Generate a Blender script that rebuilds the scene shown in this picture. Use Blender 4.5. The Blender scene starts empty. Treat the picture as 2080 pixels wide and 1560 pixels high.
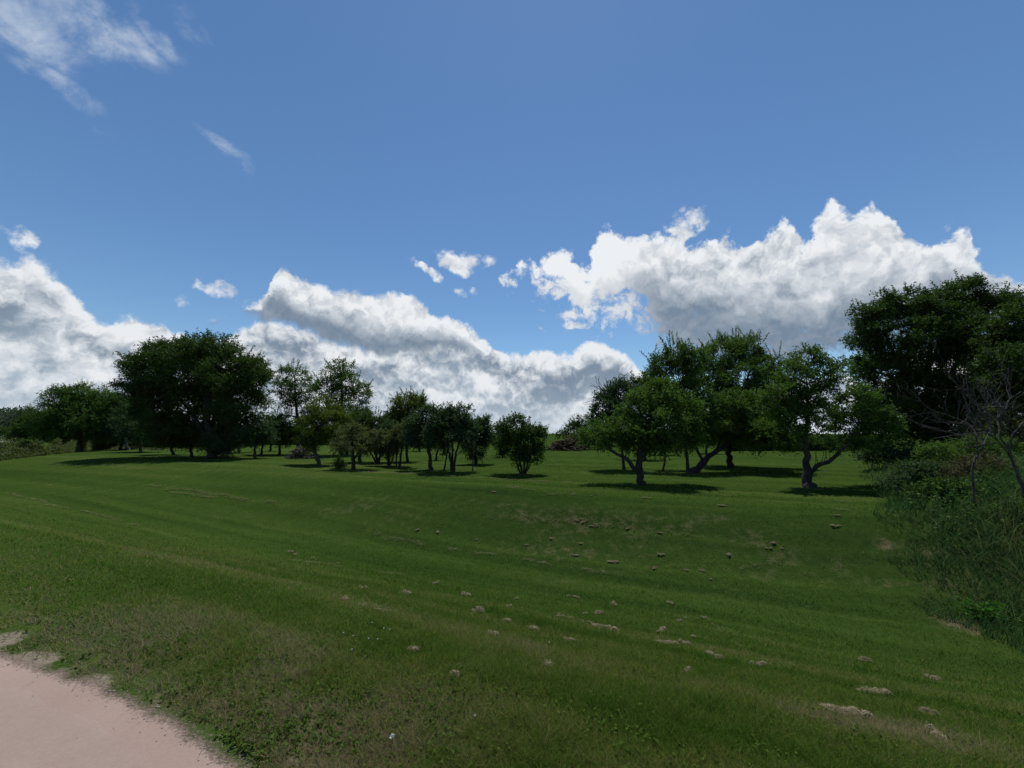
import bpy, math, random
import numpy as np
from mathutils import Vector, Matrix

# ------------------------------------------------------------------ camera
C = bpy.context.scene.collection
scn = bpy.context.scene
F_PX = 790.0                      # focal length in pixels of the 2080 x 1560 photograph
PITCH = math.atan(100.0 / F_PX)
EYE = Vector((0.0, 0.0, 1.6))
cd = bpy.data.cameras.new('camera')
cd.sensor_fit = 'HORIZONTAL'; cd.sensor_width = 36.0
cd.lens = 36.0 * F_PX / 2080.0
cd.clip_start = 0.05; cd.clip_end = 6000.0
cam = bpy.data.objects.new('camera', cd); C.objects.link(cam)
cam.location = EYE; cam.rotation_euler = (math.pi / 2 + PITCH, 0, 0)
scn.camera = cam
FW = Vector((0, math.cos(PITCH), math.sin(PITCH)))
UP = Vector((0, -math.sin(PITCH), math.cos(PITCH)))
RT = Vector((1, 0, 0))

def ray(px, py):
    return FW + RT * ((px - 1040.0) / F_PX) + UP * (-(py - 780.0) / F_PX)

def azel(px, py):
    d = ray(px, py).normalized()
    return math.atan2(d.x, d.y), math.asin(d.z)

# ------------------------------------------------------------------ sun
SUN_EL = math.radians(70.0)
SUN_AZ = math.radians(9.0)        # a little to the right of straight ahead
sd = bpy.data.lights.new('sun', 'SUN'); sd.energy = 3.8; sd.angle = math.radians(0.5)
sd.color = (1.0, 0.955, 0.88)
sun = bpy.data.objects.new('sun', sd); C.objects.link(sun)
SUN_DIR = Vector((math.cos(SUN_EL) * math.sin(SUN_AZ), math.cos(SUN_EL) * math.cos(SUN_AZ), math.sin(SUN_EL)))
sun.rotation_euler = (-SUN_DIR).to_track_quat('-Z', 'Y').to_euler()
sun.location = (5, 20, 40)

# ------------------------------------------------------------------ exposure
scn.view_settings.view_transform = 'Standard'
scn.view_settings.look = 'None'
scn.view_settings.exposure = 0.0
scn.view_settings.gamma = 1.0
scn.view_settings.use_curve_mapping = False
scn.render.engine = 'CYCLES'
scn.cycles.max_bounces = 6
scn.cycles.diffuse_bounces = 3
scn.cycles.transmission_bounces = 4
scn.cycles.transparent_max_bounces = 8

# ------------------------------------------------------------------ world: sky and clouds
world = bpy.data.worlds.new('World'); scn.world = world
world.use_nodes = True
wt = world.node_tree; wt.nodes.clear()
WN = wt.nodes.new; WL = wt.links.new

class S:
    """a scalar (or vector) socket with operators that add Math nodes"""
    def __init__(s, sock, tree=wt): s.s = sock; s.t = tree
    def _m(s, op, *a, clamp=False):
        n = s.t.nodes.new('ShaderNodeMath'); n.operation = op; n.use_clamp = clamp
        for i, v in enumerate((s,) + a):
            if isinstance(v, S): s.t.links.new(v.s, n.inputs[i])
            else: n.inputs[i].default_value = v
        return S(n.outputs[0], s.t)
    def __add__(s, o): return s._m('ADD', o)
    def __sub__(s, o): return s._m('SUBTRACT', o)
    def __mul__(s, o): return s._m('MULTIPLY', o)
    def __truediv__(s, o): return s._m('DIVIDE', o)
    def mx(s, o): return s._m('MAXIMUM', o)
    def mn(s, o): return s._m('MINIMUM', o)
    def clamp(s): return s._m('ADD', 0.0, clamp=True)
    def rev(s): 
        n = s._m('MULTIPLY', -1.0); return n + 1.0
    def sstep(s, a, b):
        n = s.t.nodes.new('ShaderNodeMapRange'); n.interpolation_type = 'SMOOTHSTEP'
        s.t.links.new(s.s, n.inputs['Value'])
        n.inputs['From Min'].default_value = a; n.inputs['From Max'].default_value = b
        n.inputs['To Min'].default_value = 0.0; n.inputs['To Max'].default_value = 1.0
        return S(n.outputs['Result'], s.t)

tc = WN('ShaderNodeTexCoord'); DIR = tc.outputs['Generated']
sep = WN('ShaderNodeSeparateXYZ'); WL(DIR, sep.inputs[0])
dx, dy, dz = (S(sep.outputs[i]) for i in range(3))
az0 = dx._m('ARCTAN2', dy)
el0 = dz._m('ARCSINE')

def wnoise(scale, detail, rough, offset=(0, 0, 0), stretch=(1, 1, 1), dist=0.0, lac=2.0):
    m = WN('ShaderNodeMapping'); WL(DIR, m.inputs['Vector'])
    m.inputs['Location'].default_value = offset
    m.inputs['Scale'].default_value = stretch
    n = WN('ShaderNodeTexNoise'); WL(m.outputs[0], n.inputs['Vector'])
    n.inputs['Scale'].default_value = scale; n.inputs['Detail'].default_value = detail
    n.inputs['Roughness'].default_value = rough; n.inputs['Distortion'].default_value = dist
    n.inputs['Lacunarity'].default_value = lac
    return n
def val(n): return S(n.outputs[0])

w1 = wnoise(7.0, 3.0, 0.55, (3.1, 1.7, 0.4))
w2 = wnoise(26.0, 5.0, 0.6, (1.1, 4.7, 2.4))
def chan(n, i):
    q = WN('ShaderNodeSeparateColor'); WL(n.outputs['Color'], q.inputs[0]); return S(q.outputs[i])
az = az0 + (chan(w1, 0) - 0.5) * 0.10 + (chan(w2, 0) - 0.5) * 0.045
el = el0 + (chan(w1, 1) - 0.5) * 0.07 + (chan(w2, 1) - 0.5) * 0.04

# small lumps of the cloud surface, and the same lumps a step nearer the sun
SH = (0.003, 0.016, 0.0)
w3 = wnoise(60.0, 4.0, 0.65, (5.1, 2.7, 1.4))
nF = val(wnoise(24.0, 8.0, 0.62))
ae = WN('ShaderNodeCombineXYZ'); WL(az.s, ae.inputs[0]); WL(el.s, ae.inputs[1])
def puff(offset, scale=17.0, detail=2.6):
    m = WN('ShaderNodeVectorMath'); m.operation = 'MULTIPLY_ADD'
    WL(w3.outputs['Color'], m.inputs[0]); m.inputs[1].default_value = (0.022, 0.022, 0.0)
    WL(ae.outputs[0], m.inputs[2])
    a = WN('ShaderNodeVectorMath'); a.operation = 'ADD'; WL(m.outputs[0], a.inputs[0]); a.inputs[1].default_value = offset
    v = WN('ShaderNodeTexVoronoi'); v.voronoi_dimensions = '2D'; v.feature = 'SMOOTH_F1'; v.inputs['Smoothness'].default_value = 0.3
    v.normalize = True
    WL(a.outputs[0], v.inputs['Vector'])
    v.inputs['Scale'].default_value = scale; v.inputs['Detail'].default_value = detail; v.inputs['Roughness'].default_value = 0.6
    v.inputs['Lacunarity'].default_value = 2.3
    return S(v.outputs['Distance']).rev()
pA = puff((0, 0, 0)); pB = puff(SH)
nA = pA * 0.75 + nF * 0.5 - 0.28
relief = (pA - pB)
nL = val(wnoise(6.0, 4.0, 0.55, (0.3, 0.9, 0.2)))
nL2 = val(wnoise(6.0, 4.0, 0.55, (0.3 + 0.03 * SUN_DIR.x, 0.9, 0.2 + 0.045)))
relief_l = nL - nL2

AZ0, AZ1 = -1.2, 1.2
def curve(points, shift=0.0):
    """elevation as a function of azimuth through the given photograph points"""
    n = WN('ShaderNodeFloatCurve')
    c = n.mapping.curves[0]
    pts = sorted(azel(x, y) for x, y in points)
    pts = [((a - AZ0) / (AZ1 - AZ0), e) for a, e in pts]
    pts = [(min(max(a, 0), 1), min(max(e, 0), 1)) for a, e in pts]
    while len(c.points) < len(pts): c.points.new(0.5, 0.5)
    for p, (a, e) in zip(c.points, pts):
        p.location = (a, e); p.handle_type = 'AUTO_CLAMPED'
    n.mapping.use_clip = False
    n.mapping.extend = 'HORIZONTAL'
    n.mapping.update()
    t = (az - AZ0) / (AZ1 - AZ0)
    WL(t.s, n.inputs['Value'])
    return S(n.outputs[0]) + shift

def colour(c):
    n = WN('ShaderNodeCombineColor')
    for i in range(3): n.inputs[i].default_value = c[i]
    return n.outputs[0]
def mixc(f, a, b):
    n = WN('ShaderNodeMix'); n.data_type = 'RGBA'
    WL(f.s, n.inputs[0]); WL(a, n.inputs[6]); WL(b, n.inputs[7])
    return n.outputs[2]

# clear sky
sky = WN('ShaderNodeTexSky'); sky.sky_type = 'NISHITA'; sky.sun_disc = False
sky.sun_elevation = SUN_EL; sky.sun_rotation = SUN_AZ
sky.altitude = 250.0; sky.air_density = 1.0; sky.dust_density = 0.10; sky.ozone_density = 1.6
SKY_STRENGTH = 0.105
K = 1.0 / SKY_STRENGTH
WHITE = colour((0.84 * K, 0.87 * K, 0.90 * K))
GREY = colour((0.185 * K, 0.250 * K, 0.335 * K))
MID = colour((0.42 * K, 0.48 * K, 0.56 * K))
FAR = colour((0.33 * K, 0.41 * K, 0.50 * K))
out = sky.outputs[0]
sat = WN('ShaderNodeHueSaturation'); WL(out, sat.inputs['Color']); sat.inputs['Saturation'].default_value = 1.12
sat.inputs['Value'].default_value = 1.0
tint = WN('ShaderNodeMix'); tint.data_type = 'RGBA'; tint.blend_type = 'MULTIPLY'; tint.inputs[0].default_value = 1.0
WL(sat.outputs[0], tint.inputs[6]); tint.inputs[7].default_value = (0.93, 1.02, 1.05, 1)
out = tint.outputs[2]

# layer A: the far bank that fills the sky above the horizon
topA = curve([(-900, 560), (-300, 480), (0, 535), (50, 522), (110, 555), (160, 600), (200, 640), (260, 632), (330, 655), (385, 682),
              (450, 700), (500, 668), (560, 655), (620, 665), (680, 690), (760, 700), (850, 665), (905, 648), (960, 665), (995, 700),
              (1040, 722), (1100, 720), (1140, 722), (1185, 700), (1240, 703), (1290, 738), (1330, 775), (1400, 800), (1500, 790),
              (1620, 765), (1760, 770), (1900, 700), (2080, 690), (2600, 700)])
dA = topA - el
mA = (dA + (nA - 0.5) * 0.055).sstep(-0.006, 0.012)
bodyA = (relief * 1.7 + relief_l * 2.4 + 0.50 + dA.sstep(0.07, 0.0) * 0.52 + (nF - 0.5) * 0.25 + (nL - 0.5) * 1.1).clamp()
colA = mixc(bodyA.sstep(0.0, 1.15), mixc(dA.sstep(0.02, 0.2), GREY, FAR), WHITE)
far_fade = el0.sstep(0.10, 0.0) * 0.65
colA = mixc(far_fade, colA, colour((0.50 * K, 0.58 * K, 0.66 * K)))
out = mixc(mA, out, colA)

def layer(out, top, base, a_noise, soft, grey_lo, grey_hi, lift, soft_base, white_x):
    lim = azel(*top[0])[0], azel(*top[-1])[0]
    top = curve(top); base = curve(base)
    up = top - el; dn = el - base
    d = up.mn(dn * (soft / soft_base) ) + (nA - 0.5) * a_noise
    m = d.sstep(-soft * 0.5, soft) * az.sstep(lim[0] - 0.004, lim[0] + 0.004) * az.sstep(lim[1] + 0.004, lim[1] - 0.004)
    h = (dn / (top - base).mx(0.02))
    h = h + (nL - 0.5) * 0.35
    hs = h.sstep(grey_lo, grey_hi); q = hs * 0.75 + 0.25
    wl = az.sstep(azel(white_x[1], 700)[0], azel(white_x[0], 700)[0]) * white_x[2]
    b = (hs * 0.78 + wl + lift + (relief * 1.7 + relief_l * 1.5 + (nF - 0.5) * 0.22) * q).clamp()
    return mixc(m, out, mixc(b, GREY, WHITE)), m

# layer B: the cloud with the grey base, centre left
out, mB = layer(out,
    [(440, 650), (480, 632), (510, 620), (540, 585), (552, 545), (575, 545), (600, 562), (650, 572), (700, 590), (760, 602), (830, 605),
     (870, 640), (900, 655), (940, 665), (970, 690), (990, 720), (1020, 745)],
    [(440, 655), (480, 640), (520, 650), (570, 660), (620, 676), (690, 700), (740, 714), (800, 724), (860, 722), (900, 712), (940, 716), (990, 735), (1020, 750)],
    0.045, 0.012, 0.24, 0.72, 0.06, 0.015, (1000, 860, 0.45))
# layer C: the large cloud on the right
out, mC = layer(out,
    [(1020, 560), (1050, 543), (1090, 535), (1130, 512), (1165, 530), (1185, 540), (1215, 480), (1240, 468), (1290, 482), (1330, 488), (1360, 470), (1400, 488),
     (1450, 478), (1520, 484), (1580, 462), (1615, 470), (1640, 500), (1665, 450), (1690, 420), (1725, 445), (1760, 430), (1800, 455),
     (1850, 490), (1900, 480), (1940, 460), (1975, 500), (2020, 550), (2080, 585), (2200, 640), (2600, 700)],
    [(1020, 562), (1060, 562), (1110, 600), (1170, 642), (1240, 645), (1290, 640), (1330, 680), (1400, 715), (1500, 730), (1600, 745), (1720, 740),
     (1800, 715), (1900, 690), (2080, 650), (2200, 680), (2600, 720)],
    0.12, 0.016, 0.30, 0.84, 0.04, 0.045, (1240, 1380, 0.7))

# small clouds: (x, y, half width, half height in photograph pixels, turn in degrees, strength, softness)
PUFFS = [
    (1388, 440, 42, 26, -8, 0.75, 0.020), (1365, 470, 34, 16, 10, 0.65, 0.018), (455, 590, 52, 20, 14, 0.75, 0.022), (500, 620, 36, 14, 30, 0.5, 0.03), (28, 487, 46, 26, 5, 0.8, 0.02),
    (945, 532, 58, 26, 5, 0.85, 0.018), (872, 556, 44, 13, 38, 0.75, 0.016), (925, 588, 26, 10, 8, 0.6, 0.016),
    (960, 592, 14, 10, 30, 0.5, 0.016), (1158, 662, 26, 12, 0, 0.7, 0.014), (1100, 666, 14, 7, 40, 0.5, 0.02), (1100, 628, 7, 5, 0, 0.4, 0.02),
    (378, 612, 22, 12, 10, 0.22, 0.04), (440, 640, 14, 8, 10, 0.2, 0.04), (1600, 690, 60, 40, 0, 0.0, 0.05),
]
WISPS = [
    (60, 50, 170, 80, 12, 0.85, 0.11), (180, 40, 170, 90, 8, 0.9, 0.09), (250, 75, 110, 60, 8, 0.8, 0.09), (320, 65, 70, 40, 25, 0.62, 0.06), (130, 110, 90, 40, 20, 0.5, 0.06), (412, 45, 46, 26, 30, 0.48, 0.06),
    (120, 190, 110, 40, 18, 0.66, 0.05), (70, 150, 60, 40, 30, 0.45, 0.05), (445, 288, 80, 24, 14, 0.55, 0.035), (385, 40, 60, 40, 30, 0.55, 0.06), (490, 325, 40, 12, 40, 0.36, 0.035), (205, 135, 40, 18, 10, 0.30, 0.05),
]
comb = WN('ShaderNodeCombineXYZ'); WL(az.s, comb.inputs[0]); WL(el.s, comb.inputs[1])
def blobs(items):
    acc = None
    for x, y, rx, ry, turn, st, soft in items:
        if st <= 0: continue
        a, e = azel(x, y)
        a2, e2 = azel(x + rx, y); a3, e3 = azel(x, y - ry)
        ra = max(abs(a2 - a), 0.004); rv = max(abs(e3 - e), 0.004)
        m = WN('ShaderNodeMapping'); m.vector_type = 'TEXTURE'; WL(comb.outputs[0], m.inputs['Vector'])
        m.inputs['Location'].default_value = (a, e, 0)
        m.inputs['Rotation'].default_value = (0, 0, -math.radians(turn))
        m.inputs['Scale'].default_value = (ra, rv, 1)
        l = WN('ShaderNodeVectorMath'); l.operation = 'LENGTH'; WL(m.outputs[0], l.inputs[0])
        f = S(l.outputs['Value']).sstep(1.35, 0.25) * st
        acc = f if acc is None else acc.mx(f)
    return acc
pf = blobs(PUFFS)
mP = (pf * 1.0 + (nF - 0.5) * 3.0 + (nA - 0.5) * 0.8).sstep(0.15, 1.05) * pf.sstep(0.05, 0.30)
out = mixc(mP, out, mixc((relief * 1.2 + 0.85).clamp(), GREY, WHITE))
wf = blobs(WISPS)
st1 = val(wnoise(9.0, 7.0, 0.62, (0, 0, 0), (1.0, 1.0, 1.6), 0.5))
mW = (wf * 0.90 + (st1 - 0.5) * 4.4).sstep(0.0, 1.6) * wf.sstep(0.0, 0.7) * 0.85
out = mixc(mW, out, colour((0.58 * K, 0.66 * K, 0.76 * K)))

bg = WN('ShaderNodeBackground'); bg.inputs['Strength'].default_value = SKY_STRENGTH
WL(out, bg.inputs['Color'])
wo = WN('ShaderNodeOutputWorld'); WL(bg.outputs[0], wo.inputs['Surface'])
world.cycles.sampling_method = 'MANUAL'; world.cycles.sample_map_resolution = 512

# ------------------------------------------------------------------ small helpers
rng = np.random.default_rng(7)
random.seed(7)

def vnoise(x, y, seed=0):
    """smooth value noise in the plane, 0..1"""
    x = np.asarray(x, float); y = np.asarray(y, float)
    xi = np.floor(x).astype(np.int64); yi = np.floor(y).astype(np.int64)
    fx = x - xi; fy = y - yi
    fx = fx * fx * (3 - 2 * fx); fy = fy * fy * (3 - 2 * fy)
    def h(a, b):
        n = (a * 374761393 + b * 668265263 + seed * 974634777) & 0x7fffffff
        n = ((n ^ (n >> 13)) * 1274126177) & 0x7fffffff
        return ((n ^ (n >> 16)) & 0xffff) / 65535.0
    a = h(xi, yi); b = h(xi + 1, yi); c = h(xi, yi + 1); d = h(xi + 1, yi + 1)
    return (a * (1 - fx) + b * fx) * (1 - fy) + (c * (1 - fx) + d * fx) * fy
def fbm(x, y, seed=0, octs=4):
    s = 0; a = 0.5; t = 0
    for k in range(octs):
        s = s + a * vnoise(x * 2 ** k, y * 2 ** k, seed + k); t += a; a *= 0.5
    return s / t
def ss(x, a, b):
    t = np.clip((x - a) / (b - a), 0, 1); return t * t * (3 - 2 * t)

def mesh_from(name, verts, faces_flat, counts, smooth=False):
    """verts (n,3); faces_flat loop vertex indices; counts per face (int or array)"""
    me = bpy.data.meshes.new(name)
    verts = np.ascontiguousarray(verts, dtype=np.float32)
    faces_flat = np.ascontiguousarray(faces_flat, dtype=np.int32)
    if np.isscalar(counts): counts = np.full(len(faces_flat) // counts, counts, dtype=np.int32)
    counts = np.ascontiguousarray(counts, dtype=np.int32)
    me.vertices.add(len(verts)); me.vertices.foreach_set('co', verts.ravel())
    me.loops.add(len(faces_flat)); me.loops.foreach_set('vertex_index', faces_flat)
    me.polygons.add(len(counts))
    starts = np.zeros(len(counts), dtype=np.int32); starts[1:] = np.cumsum(counts)[:-1]
    me.polygons.foreach_set('loop_start', starts)
    if smooth: me.polygons.foreach_set('use_smooth', np.ones(len(counts), dtype=bool))
    me.update(calc_edges=True)
    return me
def attr(me, name, data):
    a = me.attributes.new(name, 'FLOAT', 'POINT'); a.data.foreach_set('value', np.ascontiguousarray(data, dtype=np.float32))
def link(name, me, mat, parent=None, loc=None):
    o = bpy.data.objects.new(name, me); C.objects.link(o)
    if mat: me.materials.append(mat)
    if parent: o.parent = parent
    if loc is not None: o.location = loc
    return o
def tag(o, label=None, cat=None, group=None, kind=None):
    if label: o['label'] = label
    if cat: o['category'] = cat
    if group: o['group'] = group
    if kind: o['kind'] = kind
    return o
def thing(name, loc, label, cat, group=None):
    o = bpy.data.objects.new(name, None); C.objects.link(o); o.location = loc
    o.empty_display_size = 0.2
    return tag(o, label, cat, group)

# ------------------------------------------------------------------ terrain
def px_plane(px, py, z):
    d = ray(px, py); t = (z - EYE.z) / d.z; p = EYE + d * t
    return p.x, p.y
EDGE_PX = [(-700, 1195), (-300, 1262), (0, 1335), (90, 1362), (180, 1392), (260, 1425), (340, 1466), (410, 1512), (470, 1556), (540, 1620), (700, 1800), (900, 2200)]
EDGE = [px_plane(x, y, 0.0) for x, y in EDGE_PX]
NX, NY = 0.37, 0.929
BX, BY = px_plane(470, 1556, 0.0)
def s_of(x, y): return (x - BX) * NX + (y - BY) * NY
def edge_dist(x, y):
    """signed distance from the path edge, positive on the grass"""
    x = np.asarray(x, float); y = np.asarray(y, float)
    best = np.full(x.shape, 1e9); sg = np.ones(x.shape)
    for (x0, y0), (x1, y1) in zip(EDGE[:-1], EDGE[1:]):
        ex, ey = x1 - x0, y1 - y0; L2 = ex * ex + ey * ey
        t = np.clip(((x - x0) * ex + (y - y0) * ey) / L2, 0, 1)
        qx, qy = x - (x0 + t * ex), y - (y0 + t * ey)
        d = np.hypot(qx, qy); c = ex * qy - ey * qx
        m = d < best; best = np.where(m, d, best); sg = np.where(m, np.sign(c), sg)
    return best * sg
# edge of the rough ground on the right (world x as a function of y)
RB_PX = [(1738, 930), (1745, 945), (1758, 972), (1772, 1010), (1785, 1060), (1800, 1115), (1840, 1180), (1905, 1245), (1990, 1290), (2080, 1335), (2300, 1440), (2700, 1600)]
RB_Y = np.array([-50.0, 100.0]); RB_X = np.array([500.0, 500.0])      # filled in once the lawn's shape is known
def rough_right(x, y): return (x - np.interp(y, RB_Y, RB_X)) * 0.85
def height(x, y):
    x = np.asarray(x, float); y = np.asarray(y, float)
    s = s_of(x, y) + (fbm(x * 0.10, y * 0.10, 5, 2) - 0.5) * 1.2
    left = ss(-x, 4.0, 26.0)
    deep = -1.38 * (1 - left) - 0.95 * left
    z = ss(s, 0.2, 6.4) * deep
    z = z + ss(s, 7.4, 10.8 + 3 * left) * (-0.30 - deep) + 0.06 * np.exp(-((s - 11.3 - 3 * left) / 1.3) ** 2)
    z = z + (fbm(x * 0.35, y * 0.35, 11, 3) - 0.5) * 0.16 * ss(s, 0.3, 3.0)
    z = z + (fbm(x * 1.7, y * 1.7, 23, 2) - 0.5) * 0.035 * ss(s, 0.1, 1.0)
    r = rough_right(x, y)
    z = z + ss(r, 0.2, 4.5) * 0.75 * ss(y, -4, 4)
    far = ss(np.hypot(x, y), 90, 700)
    z = z - far * 3.4
    lf = ss(-x, 34, 90) * ss(y, 5, 20)
    z = z - lf * 1.5
    return z
def hz(x, y): return float(height(np.array([x]), np.array([y]))[0])
def ground(px, py):
    """the point of the ground that a photograph pixel shows"""
    d = ray(px, py); t = 1.0; last = 1.0
    while t < 400:
        p = EYE + d * t
        if p.z <= hz(p.x, p.y): break
        last = t; t *= 1.03
    a, b = last, t
    for _ in range(22):
        m = 0.5 * (a + b); p = EYE + d * m
        if p.z <= hz(p.x, p.y): b = m
        else: a = m
    p = EYE + d * b
    return Vector((p.x, p.y, hz(p.x, p.y)))
def at(px, py, Y):
    d = ray(px, py); return EYE + d * (Y / d.y)
def foot(px, Y):
    """point of the ground at depth Y under a photograph column"""
    x = at(px, 880, Y).x; return Vector((x, Y, hz(x, Y)))

_rb = sorted((ground(a_, b_).y, ground(a_, b_).x) for a_, b_ in RB_PX)
RB_Y = np.array([-5.0] + [q[0] for q in _rb] + [70.0]); RB_X = np.array([_rb[0][1]] + [q[1] for q in _rb] + [_rb[-1][1] * 70.0 / _rb[-1][0]])

# ------------------------------------------------------------------ node materials
class M:
    def __init__(s, name):
        s.m = bpy.data.materials.new(name); s.m.use_nodes = True; s.t = s.m.node_tree
        s.t.nodes.clear()
        s.out = s.t.nodes.new('ShaderNodeOutputMaterial')
    def n(s, typ, **kw):
        q = s.t.nodes.new(typ)
        for k, v in kw.items(): setattr(q, k, v)
        return q
    def l(s, a, b): s.t.links.new(a, b)
    def S(s, sock): return S(sock, s.t)
    def pos(s): return s.n('ShaderNodeNewGeometry').outputs['Position']
    def noise(s, scale, detail=3, rough=0.55, vec=None, stretch=None):
        v = vec if vec is not None else s.pos()
        if stretch:
            m = s.n('ShaderNodeMapping'); m.inputs['Scale'].default_value = stretch; s.l(v, m.inputs['Vector']); v = m.outputs[0]
        q = s.n('ShaderNodeTexNoise'); q.inputs['Scale'].default_value = scale; q.inputs['Detail'].default_value = detail
        q.inputs['Roughness'].default_value = rough; s.l(v, q.inputs['Vector']); return S(q.outputs[0], s.t)
    def attr(s, name):
        q = s.n('ShaderNodeAttribute'); q.attribute_name = name; return S(q.outputs['Fac'], s.t)
    def ramp(s, fac, stops):
        q = s.n('ShaderNodeValToRGB'); s.l(fac.s, q.inputs[0]); e = q.color_ramp.elements
        while len(e) < len(stops): e.new(0.5)
        for el_, (p, c) in zip(e, stops): el_.position = p; el_.color = (*c, 1)
        return q.outputs[0]
    def mix(s, f, a, b):
        q = s.n('ShaderNodeMix', data_type='RGBA')
        s.l(f.s, q.inputs[0])
        for i, v in ((6, a), (7, b)):
            if isinstance(v, tuple): q.inputs[i].default_value = (*v, 1)
            else: s.l(v, q.inputs[i])
        return q.outputs[2]
    def bsdf(s, col, rough=0.8, spec=0.3, bump=None, bump_d=0.02, bump_s=0.5):
        q = s.n('ShaderNodeBsdfPrincipled')
        if isinstance(col, tuple): q.inputs['Base Color'].default_value = (*col, 1)
        else: s.l(col, q.inputs['Base Color'])
        q.inputs['Roughness'].default_value = rough; q.inputs['Specular IOR Level'].default_value = spec
        if bump is not None:
            b = s.n('ShaderNodeBump'); b.inputs['Distance'].default_value = bump_d; b.inputs['Strength'].default_value = bump_s
            s.l(bump.s, b.inputs['Height']); s.l(b.outputs[0], q.inputs['Normal'])
        return q.outputs[0]
    def end(s, sh): s.l(sh, s.out.inputs['Surface']); return s.m

def leaf_mat(name, dark, light, transl=0.3, rough=0.5, spec=0.25):
    m = M(name)
    g = m.n('ShaderNodeNewGeometry')
    f = S(g.outputs['Random Per Island'], m.t) * 0.65 + m.noise(0.9, 2) * 0.55 - 0.1
    col = m.ramp(f.clamp(), [(0.0, dark), (1.0, light)])
    b = m.bsdf(col, rough, spec)
    tr = m.n('ShaderNodeBsdfTranslucent')
    tcol = m.n('ShaderNodeMix', data_type='RGBA', blend_type='MULTIPLY'); tcol.inputs[0].default_value = 1
    m.l(col, tcol.inputs[6]); tcol.inputs[7].default_value = (1.25, 1.35, 0.55, 1); m.l(tcol.outputs[2], tr.inputs['Color'])
    x = m.n('ShaderNodeMixShader'); x.inputs[0].default_value = transl; m.l(b, x.inputs[1]); m.l(tr.outputs[0], x.inputs[2])
    return m.end(x.outputs[0])
LEAF = {
    'dark':  leaf_mat('leaf_dark',  (0.022, 0.052, 0.012), (0.070, 0.124, 0.027), 0.34, 0.6, 0.12),
    'blue':  leaf_mat('leaf_blue',  (0.026, 0.056, 0.025), (0.074, 0.124, 0.055), 0.32, 0.6, 0.12),
    'mid':   leaf_mat('leaf_mid',   (0.036, 0.080, 0.017), (0.100, 0.178, 0.036), 0.40, 0.6, 0.12),
    'yell':  leaf_mat('leaf_yellow_green', (0.048, 0.084, 0.013), (0.125, 0.170, 0.030), 0.40, 0.6, 0.12),
    'olive': leaf_mat('leaf_olive', (0.062, 0.090, 0.032), (0.130, 0.155, 0.062), 0.32, 0.6, 0.12),
    'far':   leaf_mat('leaf_far',   (0.060, 0.085, 0.055), (0.105, 0.135, 0.085), 0.1, 0.8, 0.1),
    'dry':   leaf_mat('leaf_dry',   (0.050, 0.046, 0.022), (0.130, 0.115, 0.062), 0.2, 0.8, 0.1),
}
def bark_mat(name, a, b, sc=18):
    m = M(name)
    f = m.noise(sc, 5, 0.6, stretch=(1, 1, 0.22))
    return m.end(m.bsdf(m.ramp(f, [(0.3, a), (0.7, b)]), 0.9, 0.2, f, 0.03, 0.9))
BARK = bark_mat('bark', (0.014, 0.012, 0.010), (0.060, 0.053, 0.046))
BARK_PALE = bark_mat('bark_pale', (0.035, 0.031, 0.026), (0.12, 0.11, 0.095))
BARK_DEAD = bark_mat('bark_dead', (0.022, 0.019, 0.017), (0.105, 0.096, 0.088), 30)

# ---- ground
m = M('ground_soil_grass')
mow_light = m.attr('mow_light')
e = m.attr('edge'); dryA = m.attr('dry'); rough_a = m.attr('rough')
mp = m.n('ShaderNodeMapping'); mp.vector_type = 'TEXTURE'; mp.inputs['Rotation'].default_value = (0, 0, math.radians(158)); m.l(m.pos(), mp.inputs['Vector'])
n1 = m.noise(0.55, 5, vec=mp.outputs[0], stretch=(0.22, 1, 1)); n2 = m.noise(5.0, 5, 0.65); n3 = m.noise(45.0, 4, 0.7)
g = m.ramp((n1 * 0.35 + n2 * 0.35 + n3 * 0.35 + mow_light * 0.5 - 0.04).clamp(), [(0.25, (0.017, 0.035, 0.008)), (0.55, (0.038, 0.068, 0.013)), (0.8, (0.072, 0.100, 0.024))])
dr = m.ramp((n2 * 0.5 + n3 * 0.5).clamp(), [(0.3, (0.060, 0.052, 0.026)), (0.7, (0.155, 0.130, 0.075))])
df = (dryA * 0.85 + e.sstep(0.7, 0.0) * 0.45 + (n2 - 0.5) * 1.3 + (n3 - 0.5) * 0.7).sstep(0.35, 0.95) * 0.8
col = m.mix(df, g, dr)
sand = m.ramp((n3 * 0.7 + n2 * 0.3).clamp(), [(0.3, (0.10, 0.085, 0.05)), (0.7, (0.33, 0.285, 0.215))])
ef = (m.attr('bare') * 1.0 + e * -4.2 + (n2 - 0.5) * 1.3 + (m.noise(1.3, 3) - 0.5) * 0.7 + (n3 - 0.5) * 0.5 + 0.20).sstep(0.25, 0.75)
col = m.mix(ef, col, sand)
PSTOPS = [(0.30, (0.245, 0.172, 0.140)), (0.5, (0.315, 0.230, 0.190)), (0.72, (0.385, 0.292, 0.245))]
pk = m.ramp((m.noise(1.2, 4) * 0.35 + m.noise(60, 3, 0.7) * 0.3 + m.noise(400, 2, 0.6) * 0.35).clamp(), PSTOPS)
pf_ = (e * -8.0 + (n2 - 0.5) * 1.1 + (n3 - 0.5) * 1.6 + 0.62).sstep(0.1, 0.9)
col = m.mix(pf_, col, pk)
GROUND = m.end(m.bsdf(col, 1.0, 0.0, (n3 * 0.6 + n2 * 0.6) * pf_.rev(), 0.03, 0.8))

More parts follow.
